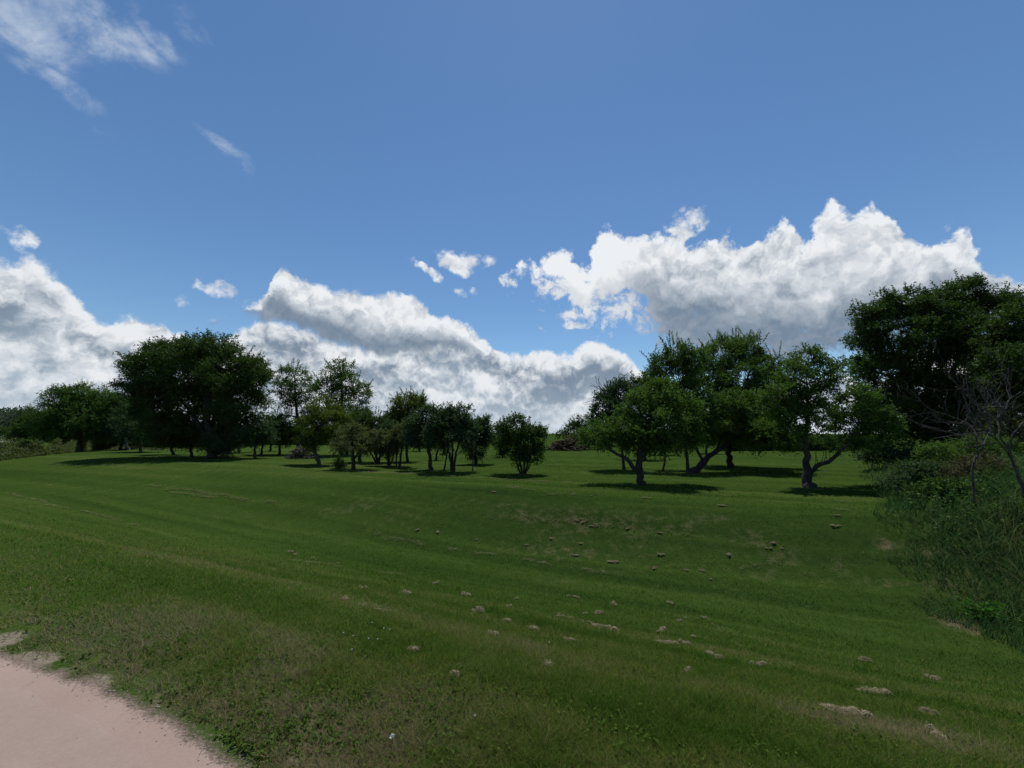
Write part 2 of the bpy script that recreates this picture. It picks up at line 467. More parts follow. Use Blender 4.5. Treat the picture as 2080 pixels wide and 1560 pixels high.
# ---- blades: 'tone' picks the colour from deep green to straw
def blade_mat(name, stops, transl=0.25):
    m = M(name)
    col = m.ramp(m.attr('tone'), stops)
    b = m.bsdf(col, 0.8, 0.03)
    tr = m.n('ShaderNodeBsdfTranslucent'); m.l(col, tr.inputs['Color'])
    x = m.n('ShaderNodeMixShader'); x.inputs[0].default_value = transl; m.l(b, x.inputs[1]); m.l(tr.outputs[0], x.inputs[2])
    return m.end(x.outputs[0])
LAWN = blade_mat('lawn_blade', [(0.0, (0.034, 0.084, 0.010)), (0.35, (0.077, 0.148, 0.018)), (0.6, (0.142, 0.204, 0.034)), (0.78, (0.205, 0.205, 0.055)), (1.0, (0.30, 0.25, 0.14))], 0.5)
TALL = blade_mat('tall_blade', [(0.0, (0.020, 0.060, 0.017)), (0.5, (0.052, 0.122, 0.034)), (0.8, (0.105, 0.150, 0.050)), (1.0, (0.18, 0.155, 0.080))], 0.38)
STRAW = blade_mat('straw', [(0.0, (0.14, 0.14, 0.065)), (0.5, (0.30, 0.265, 0.16)), (1.0, (0.52, 0.45, 0.32))], 0.5)

m = M('path_surface')
n1 = m.noise(1.2, 4); n2 = m.noise(60, 3, 0.7); n3 = m.noise(400, 2, 0.6)
col = m.ramp((n1 * 0.35 + n2 * 0.3 + n3 * 0.35).clamp(), PSTOPS)
PATH = m.end(m.bsdf(col, 0.9, 0.2, n2 * 0.3 + n3 * 0.7, 0.004, 0.6))

def mow_light_at(x, y):
    """lighter and darker streaks left along the mower's passes, about -0.5..0.5"""
    s_ = s_of(x, y) + 0.5 * np.sin(x * 0.13 + 0.8) + 0.02 * x; al = x * -0.929 + y * 0.37
    wide = np.tanh(2.2 * np.sin(s_ * 2 * np.pi / 2.3 + 0.6 * fbm(al * 0.08, s_ * 0.1, 701, 2) * 4))
    fine_ = fbm(al * 0.07, s_ * 2.4, 711, 3) - 0.5
    line = np.exp(-((np.mod(s_ + 0.2 * np.sin(al * 0.21), 1.15) - 0.55) / 0.07) ** 2) * (fbm(al * 0.35, s_ * 0.9, 721, 2) > 0.47)
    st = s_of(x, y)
    slope_light = 0.12 * ss(st, 6.0, 2.0) + 0.07 * ss(-x, 1.5, 7.0) - 0.13 * ss(st, 5.5, 8.0) * ss(-x, 9.0, 2.0) + 0.15 * ss(st, 10.3, 12.0) - 0.02  # painted light: bank darkened, ground near the path, left and crest brightened
    return 0.075 * wide + 0.62 * fine_ + 0.22 * line + slope_light
# ---- the ground sheet: fine near the camera, reaching the horizon
def axis(n, lo, hi, k=3.2, c=0.0):
    u = np.linspace(-1, 1, n)
    v = np.sinh(u * 8.2) / np.sinh(8.2)
    return np.where(v < 0, -v * lo, v * hi) + c
gx = axis(760, -2600, 2600); gy = np.concatenate([-np.geomspace(300, 1, 30), np.linspace(-0.9, 16, 260), np.geomspace(16.15, 2600, 230)])
GX, GY = np.meshgrid(gx, gy)
fx, fy = GX.ravel(), GY.ravel()
DRY_PX = [(1530, 1095, 80, 30, 0.62), (1590, 1130, 70, 26, 0.62), (1480, 1125, 70, 24, 0.5), (1420, 1060, 110, 20, 0.6), (1560, 1170, 70, 20, 0.6), (1110, 1048, 90, 16, 0.6), (720, 1030, 120, 16, 0.6), (860, 1050, 90, 12, 0.4),
          (1945, 1268, 50, 18, 1.1), (1800, 1108, 34, 14, 1.0), (1700, 1150, 50, 25, 0.6), (1300, 1100, 90, 30, 0.45), (1500, 1210, 140, 35, 0.35),
          (1800, 1475, 110, 12, 0.8), (1900, 1500, 60, 12, 0.6), (650, 1440, 90, 30, 0.45), (600, 1500, 60, 50, 0.7), (430, 1400, 90, 40, 0.5),
          (950, 1360, 60, 20, 0.5), (1130, 1180, 60, 14, 0.5), (1640, 992, 40, 4, 0.8), (1062, 964, 24, 3, 1.0), (1410, 962, 40, 5, 0.8), (500, 1040, 100, 10, 0.3), (1250, 1160, 130, 14, 0.5)]
BARE_PX = [(5, 1245, 36, 18, 1.5), (25, 1292, 60, 17, 1.7), (70, 1335, 60, 12, 1.4), (170, 1350, 40, 7, 0.7), (205, 1380, 50, 9, 0.9), (300, 1378, 45, 8, 0.8), (340, 1398, 60, 8, 0.6), (230, 1305, 60, 8, 0.5), (120, 1262, 60, 7, 0.45),
           (440, 1425, 50, 10, 0.6), (560, 1435, 50, 14, 0.6), (620, 1480, 60, 20, 0.8), (600, 1540, 70, 22, 0.9), (470, 1465, 40, 10, 0.5), (400, 1360, 40, 8, 0.35)]
def dry_at(x, y, table=None):
    d = np.zeros_like(x)
    if table is None:
        s_ = s_of(x, y); d = ss(s_, 7.2, 8.6) * ss(s_, 11.0, 9.4) * ss(-x, 9, 1) * np.clip(fbm((x * -0.929 + y * 0.37) * 0.35, s_ * 0.9, 611, 3) * 1.5 - 0.30, 0, 0.62)
    for px, py, rx, ry, st in (table or DRY_PX):
        a = ground(px, py); b = ground(px + rx, py); c = ground(px, py + ry); 
        wx = max((b - a).length, 0.1); wy = max((c - a).length, 0.12)
        q = ((x - a.x) / wx) ** 2 + ((y - a.y) / wy) ** 2
        d = np.maximum(d, st * np.exp(-q * 0.9))
    return d
me = mesh_from('ground', np.stack([fx, fy, height(fx, fy)], 1),
               (lambda ny, nx: (np.stack([np.arange(ny - 1)[:, None] * nx + np.arange(nx - 1)[None, :] + o for o in (0, 1, nx + 1, nx)], -1)).ravel())(len(gy), len(gx)), 4, True)
attr(me, 'edge', edge_dist(fx, fy)); attr(me, 'dry', dry_at(fx, fy)); attr(me, 'mow_light', mow_light_at(fx, fy)); attr(me, 'bare', dry_at(fx, fy, BARE_PX)); attr(me, 'rough', rough_right(fx, fy))
tag(link('ground', me, GROUND), kind='structure')

# ---- the path: a sheet laid a little above the ground with a worn, uneven rim
pts = []
for (x0, y0), (x1, y1) in zip(EDGE[:-1], EDGE[1:]):
    k = max(2, int(math.hypot(x1 - x0, y1 - y0) / 0.04))
    for i in range(k): pts.append((x0 + (x1 - x0) * i / k, y0 + (y1 - y0) * i / k))
P_ = np.array(pts)
for _ in range(6): P_[1:-1] = (P_[:-2] + 2 * P_[1:-1] + P_[2:]) / 4
T_ = np.gradient(P_, axis=0); T_ /= np.linalg.norm(T_, axis=1)[:, None]
N_ = np.stack([T_[:, 1], -T_[:, 0]], 1)     # away from the grass
jit = (fbm(P_[:, 0] * 3, P_[:, 1] * 3, 40, 4) - 0.5) * 0.16 + (fbm(P_[:, 0] * 22, P_[:, 1] * 22, 44, 3) - 0.5) * 0.05
offs = [0.16, 0.18, 0.22, 0.4, 0.9, 1.6, 2.4]
rows = []
for o in offs:
    q = P_ + N_ * (o + jit[:, None] * (0.5 if o < 0.3 else 0))
    rows.append(np.stack([q[:, 0], q[:, 1], height(q[:, 0], q[:, 1]) + (0.002 if o == offs[0] else 0.005)], 1))
V = np.stack(rows, 0)
ny, nx = V.shape[:2]
me = mesh_from('path', V.reshape(-1, 3), (np.stack([np.arange(ny - 1)[:, None] * nx + np.arange(nx - 1)[None, :] + o for o in (0, 1, nx + 1, nx)], -1)).ravel(), 4, True)
tag(link('path', me, PATH), kind='structure')

# ------------------------------------------------------------------ tubes and leaves
class Tubes:
    def __init__(s): s.v = []; s.f = []; s.n = 0
    def add(s, pts, radii, sides=6):
        pts = np.asarray(pts, float); k = len(pts)
        if k < 2: return
        t = np.gradient(pts, axis=0); t /= (np.linalg.norm(t, axis=1)[:, None] + 1e-9)
        ref = np.array([0.0, 1.0, 0.03]) if abs(t[0][1]) < 0.9 else np.array([1.0, 0, 0])
        a = np.cross(t, ref); a /= (np.linalg.norm(a, axis=1)[:, None] + 1e-9); b = np.cross(t, a)
        ang = np.arange(sides) * 2 * np.pi / sides
        ring = (np.cos(ang)[None, :, None] * a[:, None, :] + np.sin(ang)[None, :, None] * b[:, None, :]) * np.asarray(radii, float)[:, None, None]
        s.v.append((pts[:, None, :] + ring).reshape(-1, 3))
        i = np.arange(k - 1)[:, None] * sides; j = np.arange(sides)[None, :]; j2 = (j + 1) % sides
        s.f.append((np.stack([i + j, i + j2, i + sides + j2, i + sides + j], -1) + s.n).ravel())
        s.n += k * sides
    def mesh(s, name):
        return mesh_from(name, np.concatenate(s.v), np.concatenate(s.f), 4, True)

def bend(a, b, k, wob, droop=0.0):
    """a wavering line from a to b"""
    a = np.asarray(a, float); b = np.asarray(b, float); t = np.linspace(0, 1, k)[:, None]
    p = a + (b - a) * t
    L = np.linalg.norm(b - a)
    w = rng.normal(size=(k, 3)) * wob * L; w[0] = 0; w[-1] = 0
    w = (np.roll(w, 1, 0) + w * 2 + np.roll(w, -1, 0)) / 4; w[0] = 0; w[-1] = 0
    p = p + w; p[:, 2] += np.sin(t[:, 0] * np.pi) * droop * L
    return p

def unit(v): return v / (np.linalg.norm(v, axis=-1, keepdims=True) + 1e-9)

def leaf_mesh(name, pos, dirs, size, wid=0.55):
    """one pointed, creased leaf per row"""
    n = len(pos)
    dirs = unit(dirs)
    nrm = unit(rng.normal(size=(n, 3)) * 0.85 + np.array([0, 0, 0.8]))
    side = unit(np.cross(dirs, nrm)); nrm = np.cross(side, dirs)
    L = (size * rng.uniform(0.65, 1.25, n))[:, None]; W = L * wid * 0.5
    v = np.empty((n, 4, 3))
    v[:, 0] = pos
    v[:, 1] = pos + dirs * L * 0.5 + side * W + nrm * W * 0.35
    v[:, 2] = pos + dirs * L - nrm * L * 0.12
    v[:, 3] = pos + dirs * L * 0.5 - side * W + nrm * W * 0.35
    return mesh_from(name, v.reshape(-1, 3), np.arange(n * 4), 4)

def foliage(lobes, size, cover, clump=0.30, nclump=None, up=0.5, gap=0.0, stems=None, tubes=None, shoot=None, sprouts=0, sprout_len=0.5, limb_pts=None, twig_r=0.006, core=0.45):
    """lobes: (centre, radii) -> leaf positions and directions, in clumps of leafy shoots"""
    P, D = [], []
    leaf_area = size * size * 0.55 * 0.5
    for c, r in lobes:
        c = np.asarray(c, float); r = np.asarray(r, float)
        area = math.pi * r[0] * r[2]
        n = int(cover * 1.32 * area / leaf_area)
        if n < 12: n = 12
        K = nclump or int(np.clip(14 + area * 7, 16, 60))
        u = unit(rng.normal(size=(K, 3))); u[:, 2] = u[:, 2] * 0.95 + 0.06
        rad = rng.uniform(core, 0.97, K)
        cc = c + u * rad[:, None] * r
        if gap > 0:
            keep = rng.uniform(size=K) > gap
            if keep.sum() > 3: cc, u, rad = cc[keep], u[keep], rad[keep]
        K = len(cc)
        if tubes is not None and limb_pts is not None and len(limb_pts):
            for q in cc:
                d = np.linalg.norm(limb_pts - q, axis=1) + np.maximum(0, limb_pts[:, 2] - q[2]) * 1.5
                j = int(np.argmin(d))
                p = bend(limb_pts[j], q, 4, 0.06, 0.06)
                tubes.add(p, np.linspace(twig_r * 1.9, twig_r * 0.6, 4), 4)
        crad = clump * 0.86 * (r[0] * r[1] * r[2]) ** (1 / 3) * rng.uniform(0.55, 1.4, K)
        sl = shoot or size * 4.5
        m = 9                                   # leaves on a shoot
        ns = max(2, n // m)
        ci = rng.integers(0, K, ns)
        off = unit(rng.normal(size=(ns, 3))) * (rng.uniform(0, 1, ns) ** 0.45)[:, None]
        start = cc[ci] + off * crad[ci][:, None] * np.array([1.1, 1.1, 0.75])
        d = unit(off * 0.8 + u[ci] * 0.5 + rng.normal(size=(ns, 3)) * 0.4 + np.array([0, 0, up * 0.6]))
        ln = sl * rng.uniform(0.4, 1.2, ns)
        t = rng.uniform(0, 1, (ns, m))
        p = start[:, None, :] + d[:, None, :] * (t * ln[:, None])[..., None]
        p[..., 2] -= (t ** 2) * ln[:, None] * 0.18
        ld = d[:, None, :] * 0.6 + rng.normal(size=(ns, m, 3)) * 0.75 + np.array([0, 0, -0.12])
        P.append(p.reshape(-1, 3)); D.append(ld.reshape(-1, 3))
    # upright leafy shoots that break the outline at the top
    if sprouts:
        ar = np.array([l[1][0] for l in lobes]); tops = np.array([l[0][2] + l[1][2] for l in lobes])
        w = ar * np.clip((tops - tops.min()) / (tops.max() - tops.min() + 1e-6), 0, 1) ** 1.2 + 1e-4; w /= w.sum()
        for _ in range(sprouts):
            j = rng.choice(len(lobes), p=w); c, r = lobes[j]
            th = rng.uniform(-1.1, 1.1); ph = rng.uniform(-0.6, 0.6)
            s0 = np.array(c) + np.array(r) * np.array([math.sin(th) * 0.9, math.sin(ph) * 0.7, math.cos(th) * 0.86])
            dr = unit(np.array([math.sin(th) * 0.5 + rng.normal() * 0.28, rng.normal() * 0.25, 1.0])); L = sprout_len * rng.uniform(0.4, 1.15)
            mm = int(10 + 36 * L / max(size * 8, 0.2))
            t = np.linspace(0, 1, mm) ** 0.9
            P.append(s0 + dr * (t * L)[:, None]); D.append(dr * 0.35 + rng.normal(size=(mm, 3)) * 0.8)
            if tubes is not None: tubes.add(np.stack([s0 - dr * 0.1, s0 + dr * L * 0.9]), [twig_r * 0.8, twig_r * 0.3], 3)
    return np.concatenate(P), np.concatenate(D)

def tree(name, label, cat, x, y=None, Y=None, lobes=(), stems=None, leaf='mid', size=0.075, cover=4.2, gap=0.12, group=None, sprouts=0, sprout_len=0.5,
         bark=None, clump=0.30, nclump=None, depth=0.85, limb_r=None, up=0.5, trunk_name='trunk', crown_name='crown', extra=None, spread=0.35, core=0.45):
    """lobes: (px, py, rx, ry[, dY]) in photograph pixels at the depth of the foot; stems: [(px, py, width)...]"""
    B = ground(x, y) if Y is None else foot(x, Y)
    Yd = B.y; k = Yd / F_PX
    o = thing(name, B, label, cat, group)
    B_ = np.array(B)
    size = max(size, 1.25 * Yd / 389.0 * 1.0 if Yd > 18 else size)
    L = []
    for l in lobes:
        dY = l[4] if len(l) > 4 else rng.uniform(-spread, spread) * l[2] * k * 1.6
        c = np.array(at(l[0], l[1], Yd + dY)) - B_
        kk = (Yd + dY) / F_PX
        L.append((c, np.array([l[2] * kk, max(l[2], l[3]) * kk * depth, l[3] * kk]) * 1.08))
    tb = Tubes()
    if stems is None:
        lo = min(lobes, key=lambda q: q[1] - q[3]); cx = sum(q[0] * q[2] for q in lobes) / sum(q[2] for q in lobes)
        mid = sum(q[1] * q[2] for q in lobes) / sum(q[2] for q in lobes)
        ybase = 780 - F_PX * ((B - EYE).dot(UP) / (B - EYE).dot(FW))
        w = 0.055 * max(q[2] for q in lobes) * 2 + 3
        stems = [[(x, ybase, w), ((x * 2 + cx) / 3, (ybase * 2 + mid) / 3, w * 0.75), (cx, mid, w * 0.4)]]
    skel = []
    for st in stems:
        p = []; rr = []
        yo = 0.0
        for i, q in enumerate(st):
            dd = q[3] if len(q) > 3 else (0.0 if i == 0 else yo)
            v = np.array(at(q[0], q[1], Yd + dd)) - B_
            if i == 0 and st is stems[0]: v[2] = min(v[2], 0.0) - 0.05
            p.append(v); rr.append(q[2] * 0.43 * k)
            yo += rng.uniform(-0.15, 0.15)
        p = np.array(p); rr = np.array(rr)
        own = st is not stems[0] and abs(st[0][1] - stems[0][0][1]) <= 4
        if st is not stems[0] and not own:
            allq = np.concatenate([z_[0] for z_ in skel]); p[0] = allq[int(np.argmin(np.linalg.norm(allq - p[0], axis=1)))]
        # resample with a little waver
        n = max(6, len(p) * 4); tt = np.linspace(0, len(p) - 1, n); q = np.stack([np.interp(tt, range(len(p)), p[:, i]) for i in range(3)], 1)
        for _ in range(2): q[1:-1] = (q[:-2] + 2 * q[1:-1] + q[2:]) / 4
        rq = np.interp(tt, range(len(p)), rr)
        q[1:-1] += rng.normal(size=(n - 2, 3)) * rq[1:-1, None] * 0.22
        rq = rq * (1 + rng.normal(size=n) * 0.05)
        if st is stems[0]: rq[0] *= 1.3; rq[1] *= 1.08
        if own:
            p0 = q[0].copy(); q[:, 2] -= max(0, q[0][2]) + 0.03
            t2 = Tubes(); t2.add(q, rq, 8); link('stem', t2.mesh('stem'), bark or BARK, o)
        else: tb.add(q, rq, 9)
        skel.append((q, rq, own))
    allp = np.concatenate([s_[0][len(s_[0]) // 3:] for s_ in skel if not s_[2]]); allr = np.concatenate([s_[1][len(s_[1]) // 3:] for s_ in skel if not s_[2]])
    limb_pts = [allp]
    for c, r in L:
        d = np.linalg.norm(allp - c, axis=1) + np.maximum(0, allp[:, 2] - c[2]) * 1.0
        j = int(np.argmin(d)); r0 = min(allr[j] * 0.7, 0.10 + 0.01 * Yd / 10)
        if d[j] > 0.01:
            q = bend(allp[j], c, 8, 0.05, 0.05); tb.add(q, np.linspace(r0, r0 * 0.35, 8), 6); limb_pts.append(q)
        for _ in range(5):
            e_ = c + unit(rng.normal(size=3)) * r * 0.6; q2 = bend(c, e_, 5, 0.07, 0.03)
            tb.add(q2, np.linspace(r0 * 0.38, r0 * 0.15, 5), 5); limb_pts.append(q2)
    lp = np.concatenate(limb_pts)
    if extra: extra(tb, B_, Yd)
    P, D = foliage(L, size, cover, clump, nclump, up, gap, tubes=tb, limb_pts=lp, sprouts=sprouts, sprout_len=sprout_len, twig_r=max(0.006, 0.0005 * Yd), core=core)
    low = height(P[:, 0] + B_[0], P[:, 1] + B_[1]) - B_[2]
    ok = P[:, 2] > low + 0.02
    link(trunk_name, tb.mesh(trunk_name), bark or BARK, o)
    link(crown_name, leaf_mesh(crown_name, P[ok], D[ok], size), LEAF[leaf], o)
    return o

APPLE = 'apple trees of the old orchard'
BACK = 'trees along the far side of the orchard'

# ---- right half of the orchard, nearest trees first
tree('apple_tree', 'spreading apple tree with a thick trunk and a low limb reaching left over open grass', 'tree', 1303, 985,
     lobes=[(1225, 885, 42, 24), (1262, 872, 42, 26), (1205, 893, 24, 12), (1300, 835, 42, 34), (1335, 812, 50, 38), (1385, 848, 42, 40), (1335, 868, 58, 34), (1300, 893, 46, 26), (1402, 882, 26, 28), (1345, 900, 40, 20)],
     stems=[[(1303, 985, 19), (1299, 955, 16), (1300, 925, 14), (1306, 893, 11), (1325, 850, 7)], [(1296, 962, 11), (1275, 932, 9), (1250, 921, 7), (1222, 898, 5)]],
     leaf='mid', size=0.075, cover=4.6, group=APPLE, sprouts=14, sprout_len=0.35)
def r4_extra(tb, B_, Yd):
    for i in range(9):
        x0 = 1655 + i * 6; p0 = np.array(at(x0, 944 - i * 2, Yd)) - B_; p1 = np.array(at(x0 + rng.uniform(-8, 6), 905 - rng.uniform(0, 14), Yd + rng.uniform(-.1, .1))) - B_
        tb.add(bend(p0, p1, 6, 0.08), np.linspace(0.012, 0.005, 6), 4)
tree('apple_tree', 'upright apple tree with a thick straight trunk and a bowed limb low on its right', 'tree', 1640, 989,
     lobes=[(1640, 735, 34, 24), (1618, 768, 38, 28), (1672, 775, 30, 24), (1588, 802, 34, 30), (1640, 815, 40, 28), (1608, 850, 44, 32), (1660, 838, 34, 22), (1702, 745, 22, 10), (1735, 815, 38, 28), (1775, 862, 38, 34), (1725, 858, 32, 26), (1745, 895, 40, 22), (1690, 905, 12, 10), (1648, 880, 24, 18)],
     stems=[[(1640, 989, 25), (1640, 960, 18), (1637, 930, 13), (1636, 900, 11), (1640, 850, 8), (1640, 780, 4)], [(1645, 962, 11), (1662, 946, 10), (1690, 935, 8), (1722, 900, 6), (1745, 860, 4)]],
     leaf='mid', size=0.075, cover=4.2, group=APPLE, sprouts=18, sprout_len=0.4, extra=r4_extra, gap=0.18)
tree('apple_tree', 'half fallen apple tree whose trunk leans far right from the ground before it forks', 'tree', 1400, 961,
     lobes=[(1500, 868, 54, 28), (1550, 880, 44, 32), (1592, 888, 38, 30), (1545, 830, 48, 34), (1445, 880, 40, 20), (1405, 885, 24, 16), (1490, 830, 46, 30)],
     stems=[[(1400, 961, 16), (1428, 940, 14), (1452, 916, 10), (1478, 903, 8), (1510, 880, 5)], [(1430, 938, 8), (1417, 915, 6), (1406, 890, 4)], [(1450, 916, 6), (1462, 900, 4), (1464, 885, 3)]],
     leaf='mid', size=0.08, cover=4.6, group=APPLE, sprouts=8, sprout_len=0.4)
tree('tall_apple_tree', 'tallest tree at the middle right with upright leafy shoots over its broad crown', 'tree', 1483, 948,
     lobes=[(1470, 722, 46, 34), (1515, 712, 36, 30), (1545, 738, 24, 24), (1440, 765, 44, 34), (1500, 770, 56, 38), (1560, 775, 34, 28), (1530, 820, 54, 40), (1460, 830, 50, 40), (1480, 875, 62, 34), (1540, 870, 40, 30), (1577, 738, 14, 16)],
     stems=[[(1484, 948, 13), (1481, 922, 12), (1478, 890, 12), (1475, 820, 8), (1472, 740, 4)], [(1480, 900, 9), (1505, 840, 6), (1520, 760, 4)]],
     leaf='mid', size=0.085, cover=4.2, group=APPLE, sprouts=60, sprout_len=0.9, gap=0.15)
tree('apple_tree', 'apple tree behind the leaning limb with thin pale shoots standing above its rounded top', 'tree', 1398, Y=20.0,
     lobes=[(1345, 742, 28, 26), (1375, 722, 26, 24), (1410, 735, 30, 28), (1330, 775, 26, 24), (1375, 775, 44, 32), (1410, 810, 40, 36), (1360, 815, 36, 28), (1420, 860, 36, 34)],
     leaf='mid', size=0.085, cover=4.0, group=APPLE, sprouts=40, sprout_len=0.7, gap=0.15)
def bare_twigs(tb, B_, Yd):
    for i in range(26):
        p0 = np.array(at(1245 + rng.uniform(-15, 15), 815 + rng.uniform(-15, 15), Yd)) - B_
        a = rng.uniform(-1.9, 0.25); L = rng.uniform(35, 65)
        p1 = np.array(at(1245 + math.sin(a) * L, 815 - math.cos(a) * L * 1.05, Yd + rng.uniform(-1, 1))) - B_
        tb.add(bend(p0, p1, 7, 0.06), np.linspace(0.02, 0.006, 7), 4)
tree('apple_tree', 'dark apple tree with bare dead twigs sticking out of its upper left crown', 'tree', 1268, Y=20.5,
     lobes=[(1232, 825, 30, 32), (1265, 792, 30, 22), (1292, 785, 24, 18), (1262, 835, 34, 30), (1212, 850, 16, 16), (1235, 865, 34, 18)],
     leaf='blue', size=0.08, cover=4.6, group=APPLE, sprouts=10, sprout_len=0.4, extra=bare_twigs)
tree('young_apple_tree', 'young apple tree with a thin bare stem under a small drooping crown', 'tree', 1348, 956,
     lobes=[(1362, 902, 26, 12), (1340, 900, 20, 10), (1385, 905, 14, 10)], stems=[[(1348, 956, 5), (1350, 930, 4.5), (1353, 908, 4), (1362, 895, 3)], [(1350, 925, 3), (1344, 908, 2.5)]],
     leaf='mid', size=0.08, cover=4.5, group=APPLE)
tree('apple_tree', 'apple tree seen behind the thick leaning trunk, with a dark crooked limb', 'tree', 1308, 935,
     lobes=[(1318, 898, 34, 16), (1290, 890, 30, 14)], stems=[[(1308, 935, 9), (1310, 920, 8), (1325, 912, 6), (1335, 905, 5)]], leaf='dark', size=0.09, cover=4.5, group=APPLE)
tree('apple_tree', 'small far apple tree between the leaning trunk and the young apple tree', 'tree', 1329, 925,
     lobes=[(1332, 898, 24, 12), (1355, 890, 24, 14)], leaf='dark', size=0.09, cover=4.5, group=APPLE)
tree('apple_tree', 'small far apple tree glimpsed under the crown of the half fallen apple tree', 'tree', 1434, 922,
     lobes=[(1436, 892, 26, 16)], leaf='dark', size=0.1, cover=4.5, group=APPLE)

# ---- middle of the orchard
tree('apple_tree', 'bushy many stemmed apple tree standing alone at the open middle of the grass', 'tree', 1063, 963,
     lobes=[(1048, 875, 34, 26), (1022, 868, 14, 12), (1024, 888, 18, 16), (1088, 882, 20, 20), (1062, 900, 34, 26), (1075, 925, 26, 16), (1055, 930, 14, 16), (1090, 910, 12, 14)],
     stems=[[(1061, 963, 5), (1056, 935, 4), (1048, 900, 3)], [(1064, 963, 5), (1065, 930, 4), (1064, 890, 3)], [(1067, 963, 5), (1072, 935, 4), (1082, 905, 3)], [(1058, 963, 4), (1048, 935, 3), (1042, 915, 2)], [(1066, 962, 3), (1078, 940, 2.5), (1088, 925, 2)]],
     leaf='dark', size=0.08, cover=4.8, group=APPLE, sprouts=12, sprout_len=0.3)
tree('small_shrub_tree', 'low dark shrubby tree with foliage to the ground behind the lone bushy tree', 'tree', 1021, 930,
     lobes=[(1020, 892, 18, 14), (1021, 908, 17, 14), (1021, 920, 12, 9)], leaf='dark', size=0.09, cover=5, group=APPLE)
tree('apple_tree', 'tapering dark apple tree, first one left of the lone bushy tree', 'tree', 967, 943,
     lobes=[(968, 878, 28, 28), (986, 862, 15, 16), (965, 905, 24, 20), (967, 922, 14, 14), (950, 865, 14, 14), (988, 888, 14, 18)], stems=[[(967, 943, 8), (967, 920, 8), (968, 890, 5)]],
     leaf='blue', size=0.085, cover=4.8, group=APPLE, sprouts=8, sprout_len=0.3)
tree('sapling', 'thin sapling with one bare stem in front of the tapering dark apple tree', 'tree', 960, 957,
     lobes=[(961, 915, 9, 10)], stems=[[(960, 957, 3), (961, 940, 2.5), (960, 912, 2)]], leaf='blue', size=0.07, cover=4)
tree('apple_tree', 'dark rounded apple tree on a cluster of slender stems with short shoots on top', 'tree', 919, 959,
     lobes=[(912, 855, 32, 28), (938, 852, 26, 26), (890, 850, 18, 24), (950, 872, 20, 22), (900, 885, 32, 22), (932, 890, 30, 20), (880, 880, 14, 16)],
     stems=[[(918, 959, 6), (914, 925, 5), (905, 895, 4)], [(922, 959, 6), (926, 920, 5), (934, 893, 4)], [(920, 959, 5), (919, 925, 4), (918, 880, 3)], [(916, 959, 3), (915, 935, 3), (922, 910, 3)]],
     leaf='blue', size=0.078, cover=4.8, group=APPLE, sprouts=24, sprout_len=0.35)
tree('sapling', 'slim leaning stem with a little crown just left of the clustered slender stems', 'tree', 902, 954,
     lobes=[(910, 905, 11, 10), (903, 920, 5, 7)], stems=[[(902, 954, 4), (907, 930, 3.5), (911, 900, 3)]], leaf='blue', size=0.075, cover=4)
tree('apple_tree', 'dark apple tree on a single sturdy trunk that leans slightly left', 'tree', 876, 955,
     lobes=[(858, 862, 26, 28), (846, 890, 24, 18), (870, 890, 22, 20), (876, 850, 16, 22), (840, 870, 16, 20)], stems=[[(877, 955, 9), (873, 930, 8), (869, 905, 7), (864, 870, 4)], [(870, 908, 5), (878, 893, 4)]],
     leaf='blue', size=0.078, cover=4.8, group=APPLE, sprouts=12, sprout_len=0.3)
tree('apple_tree', 'small far apple tree showing between the sturdy trunk and the clustered stems', 'tree', 885, 935,
     lobes=[(890, 905, 13, 9), (884, 898, 12, 8)], stems=[[(885, 935, 5), (887, 920, 4), (892, 908, 3)]], leaf='dark', size=0.09, cover=4.5, group=APPLE)
tree('apple_tree', 'far apple tree with a thin trunk seen left of the sturdy leaning trunk', 'tree', 852, 917,
     lobes=[(850, 893, 20, 12)], leaf='mid', size=0.1, cover=4.5, group=APPLE)
tree('bright_tree', 'taller yellow green tree with spiky shoots rising behind the dark apple trees', 'tree', 828, Y=27,
     lobes=[(828, 830, 34, 24), (805, 845, 20, 20), (845, 820, 18, 16), (825, 862, 36, 26), (800, 870, 16, 18)], leaf='yell', size=0.085, cover=4.2, group=BACK, sprouts=30, sprout_len=0.8)
tree('apple_tree', 'light green apple tree on twin thin trunks standing close together', 'tree', 805, 949,
     lobes=[(815, 892, 26, 22), (800, 905, 16, 14), (835, 895, 20, 18), (822, 875, 20, 16)], stems=[[(805, 949, 4), (806, 925, 4), (810, 895, 3)], [(812, 947, 6), (814, 920, 5), (820, 890, 3)]],
     leaf='olive', size=0.075, cover=4.5, group=APPLE, sprouts=6, sprout_len=0.3)
tree('apple_tree', 'dark apple tree with a side stem leaning right, just left of the twin thin trunks', 'tree', 790, 946,
     lobes=[(790, 878, 22, 20), (785, 900, 22, 18), (790, 918, 14, 12), (775, 885, 14, 14)], stems=[[(790, 946, 7), (789, 925, 6), (788, 895, 4)], [(792, 943, 3), (799, 925, 3), (804, 905, 2)]],
     leaf='blue', size=0.08, cover=4.8, group=APPLE)
tree('apple_tree', 'low apple tree whose many short stems fan out from one dark stump', 'tree', 768, 943,
     lobes=[(765, 900, 22, 16), (755, 912, 16, 12), (780, 910, 14, 12)], stems=[[(768, 943, 9), (766, 930, 7), (758, 912, 4)], [(769, 943, 7), (773, 925, 5), (780, 905, 3)], [(767, 941, 5), (760, 928, 4), (752, 915, 3)]],
     leaf='olive', size=0.08, cover=4.5, group=APPLE)
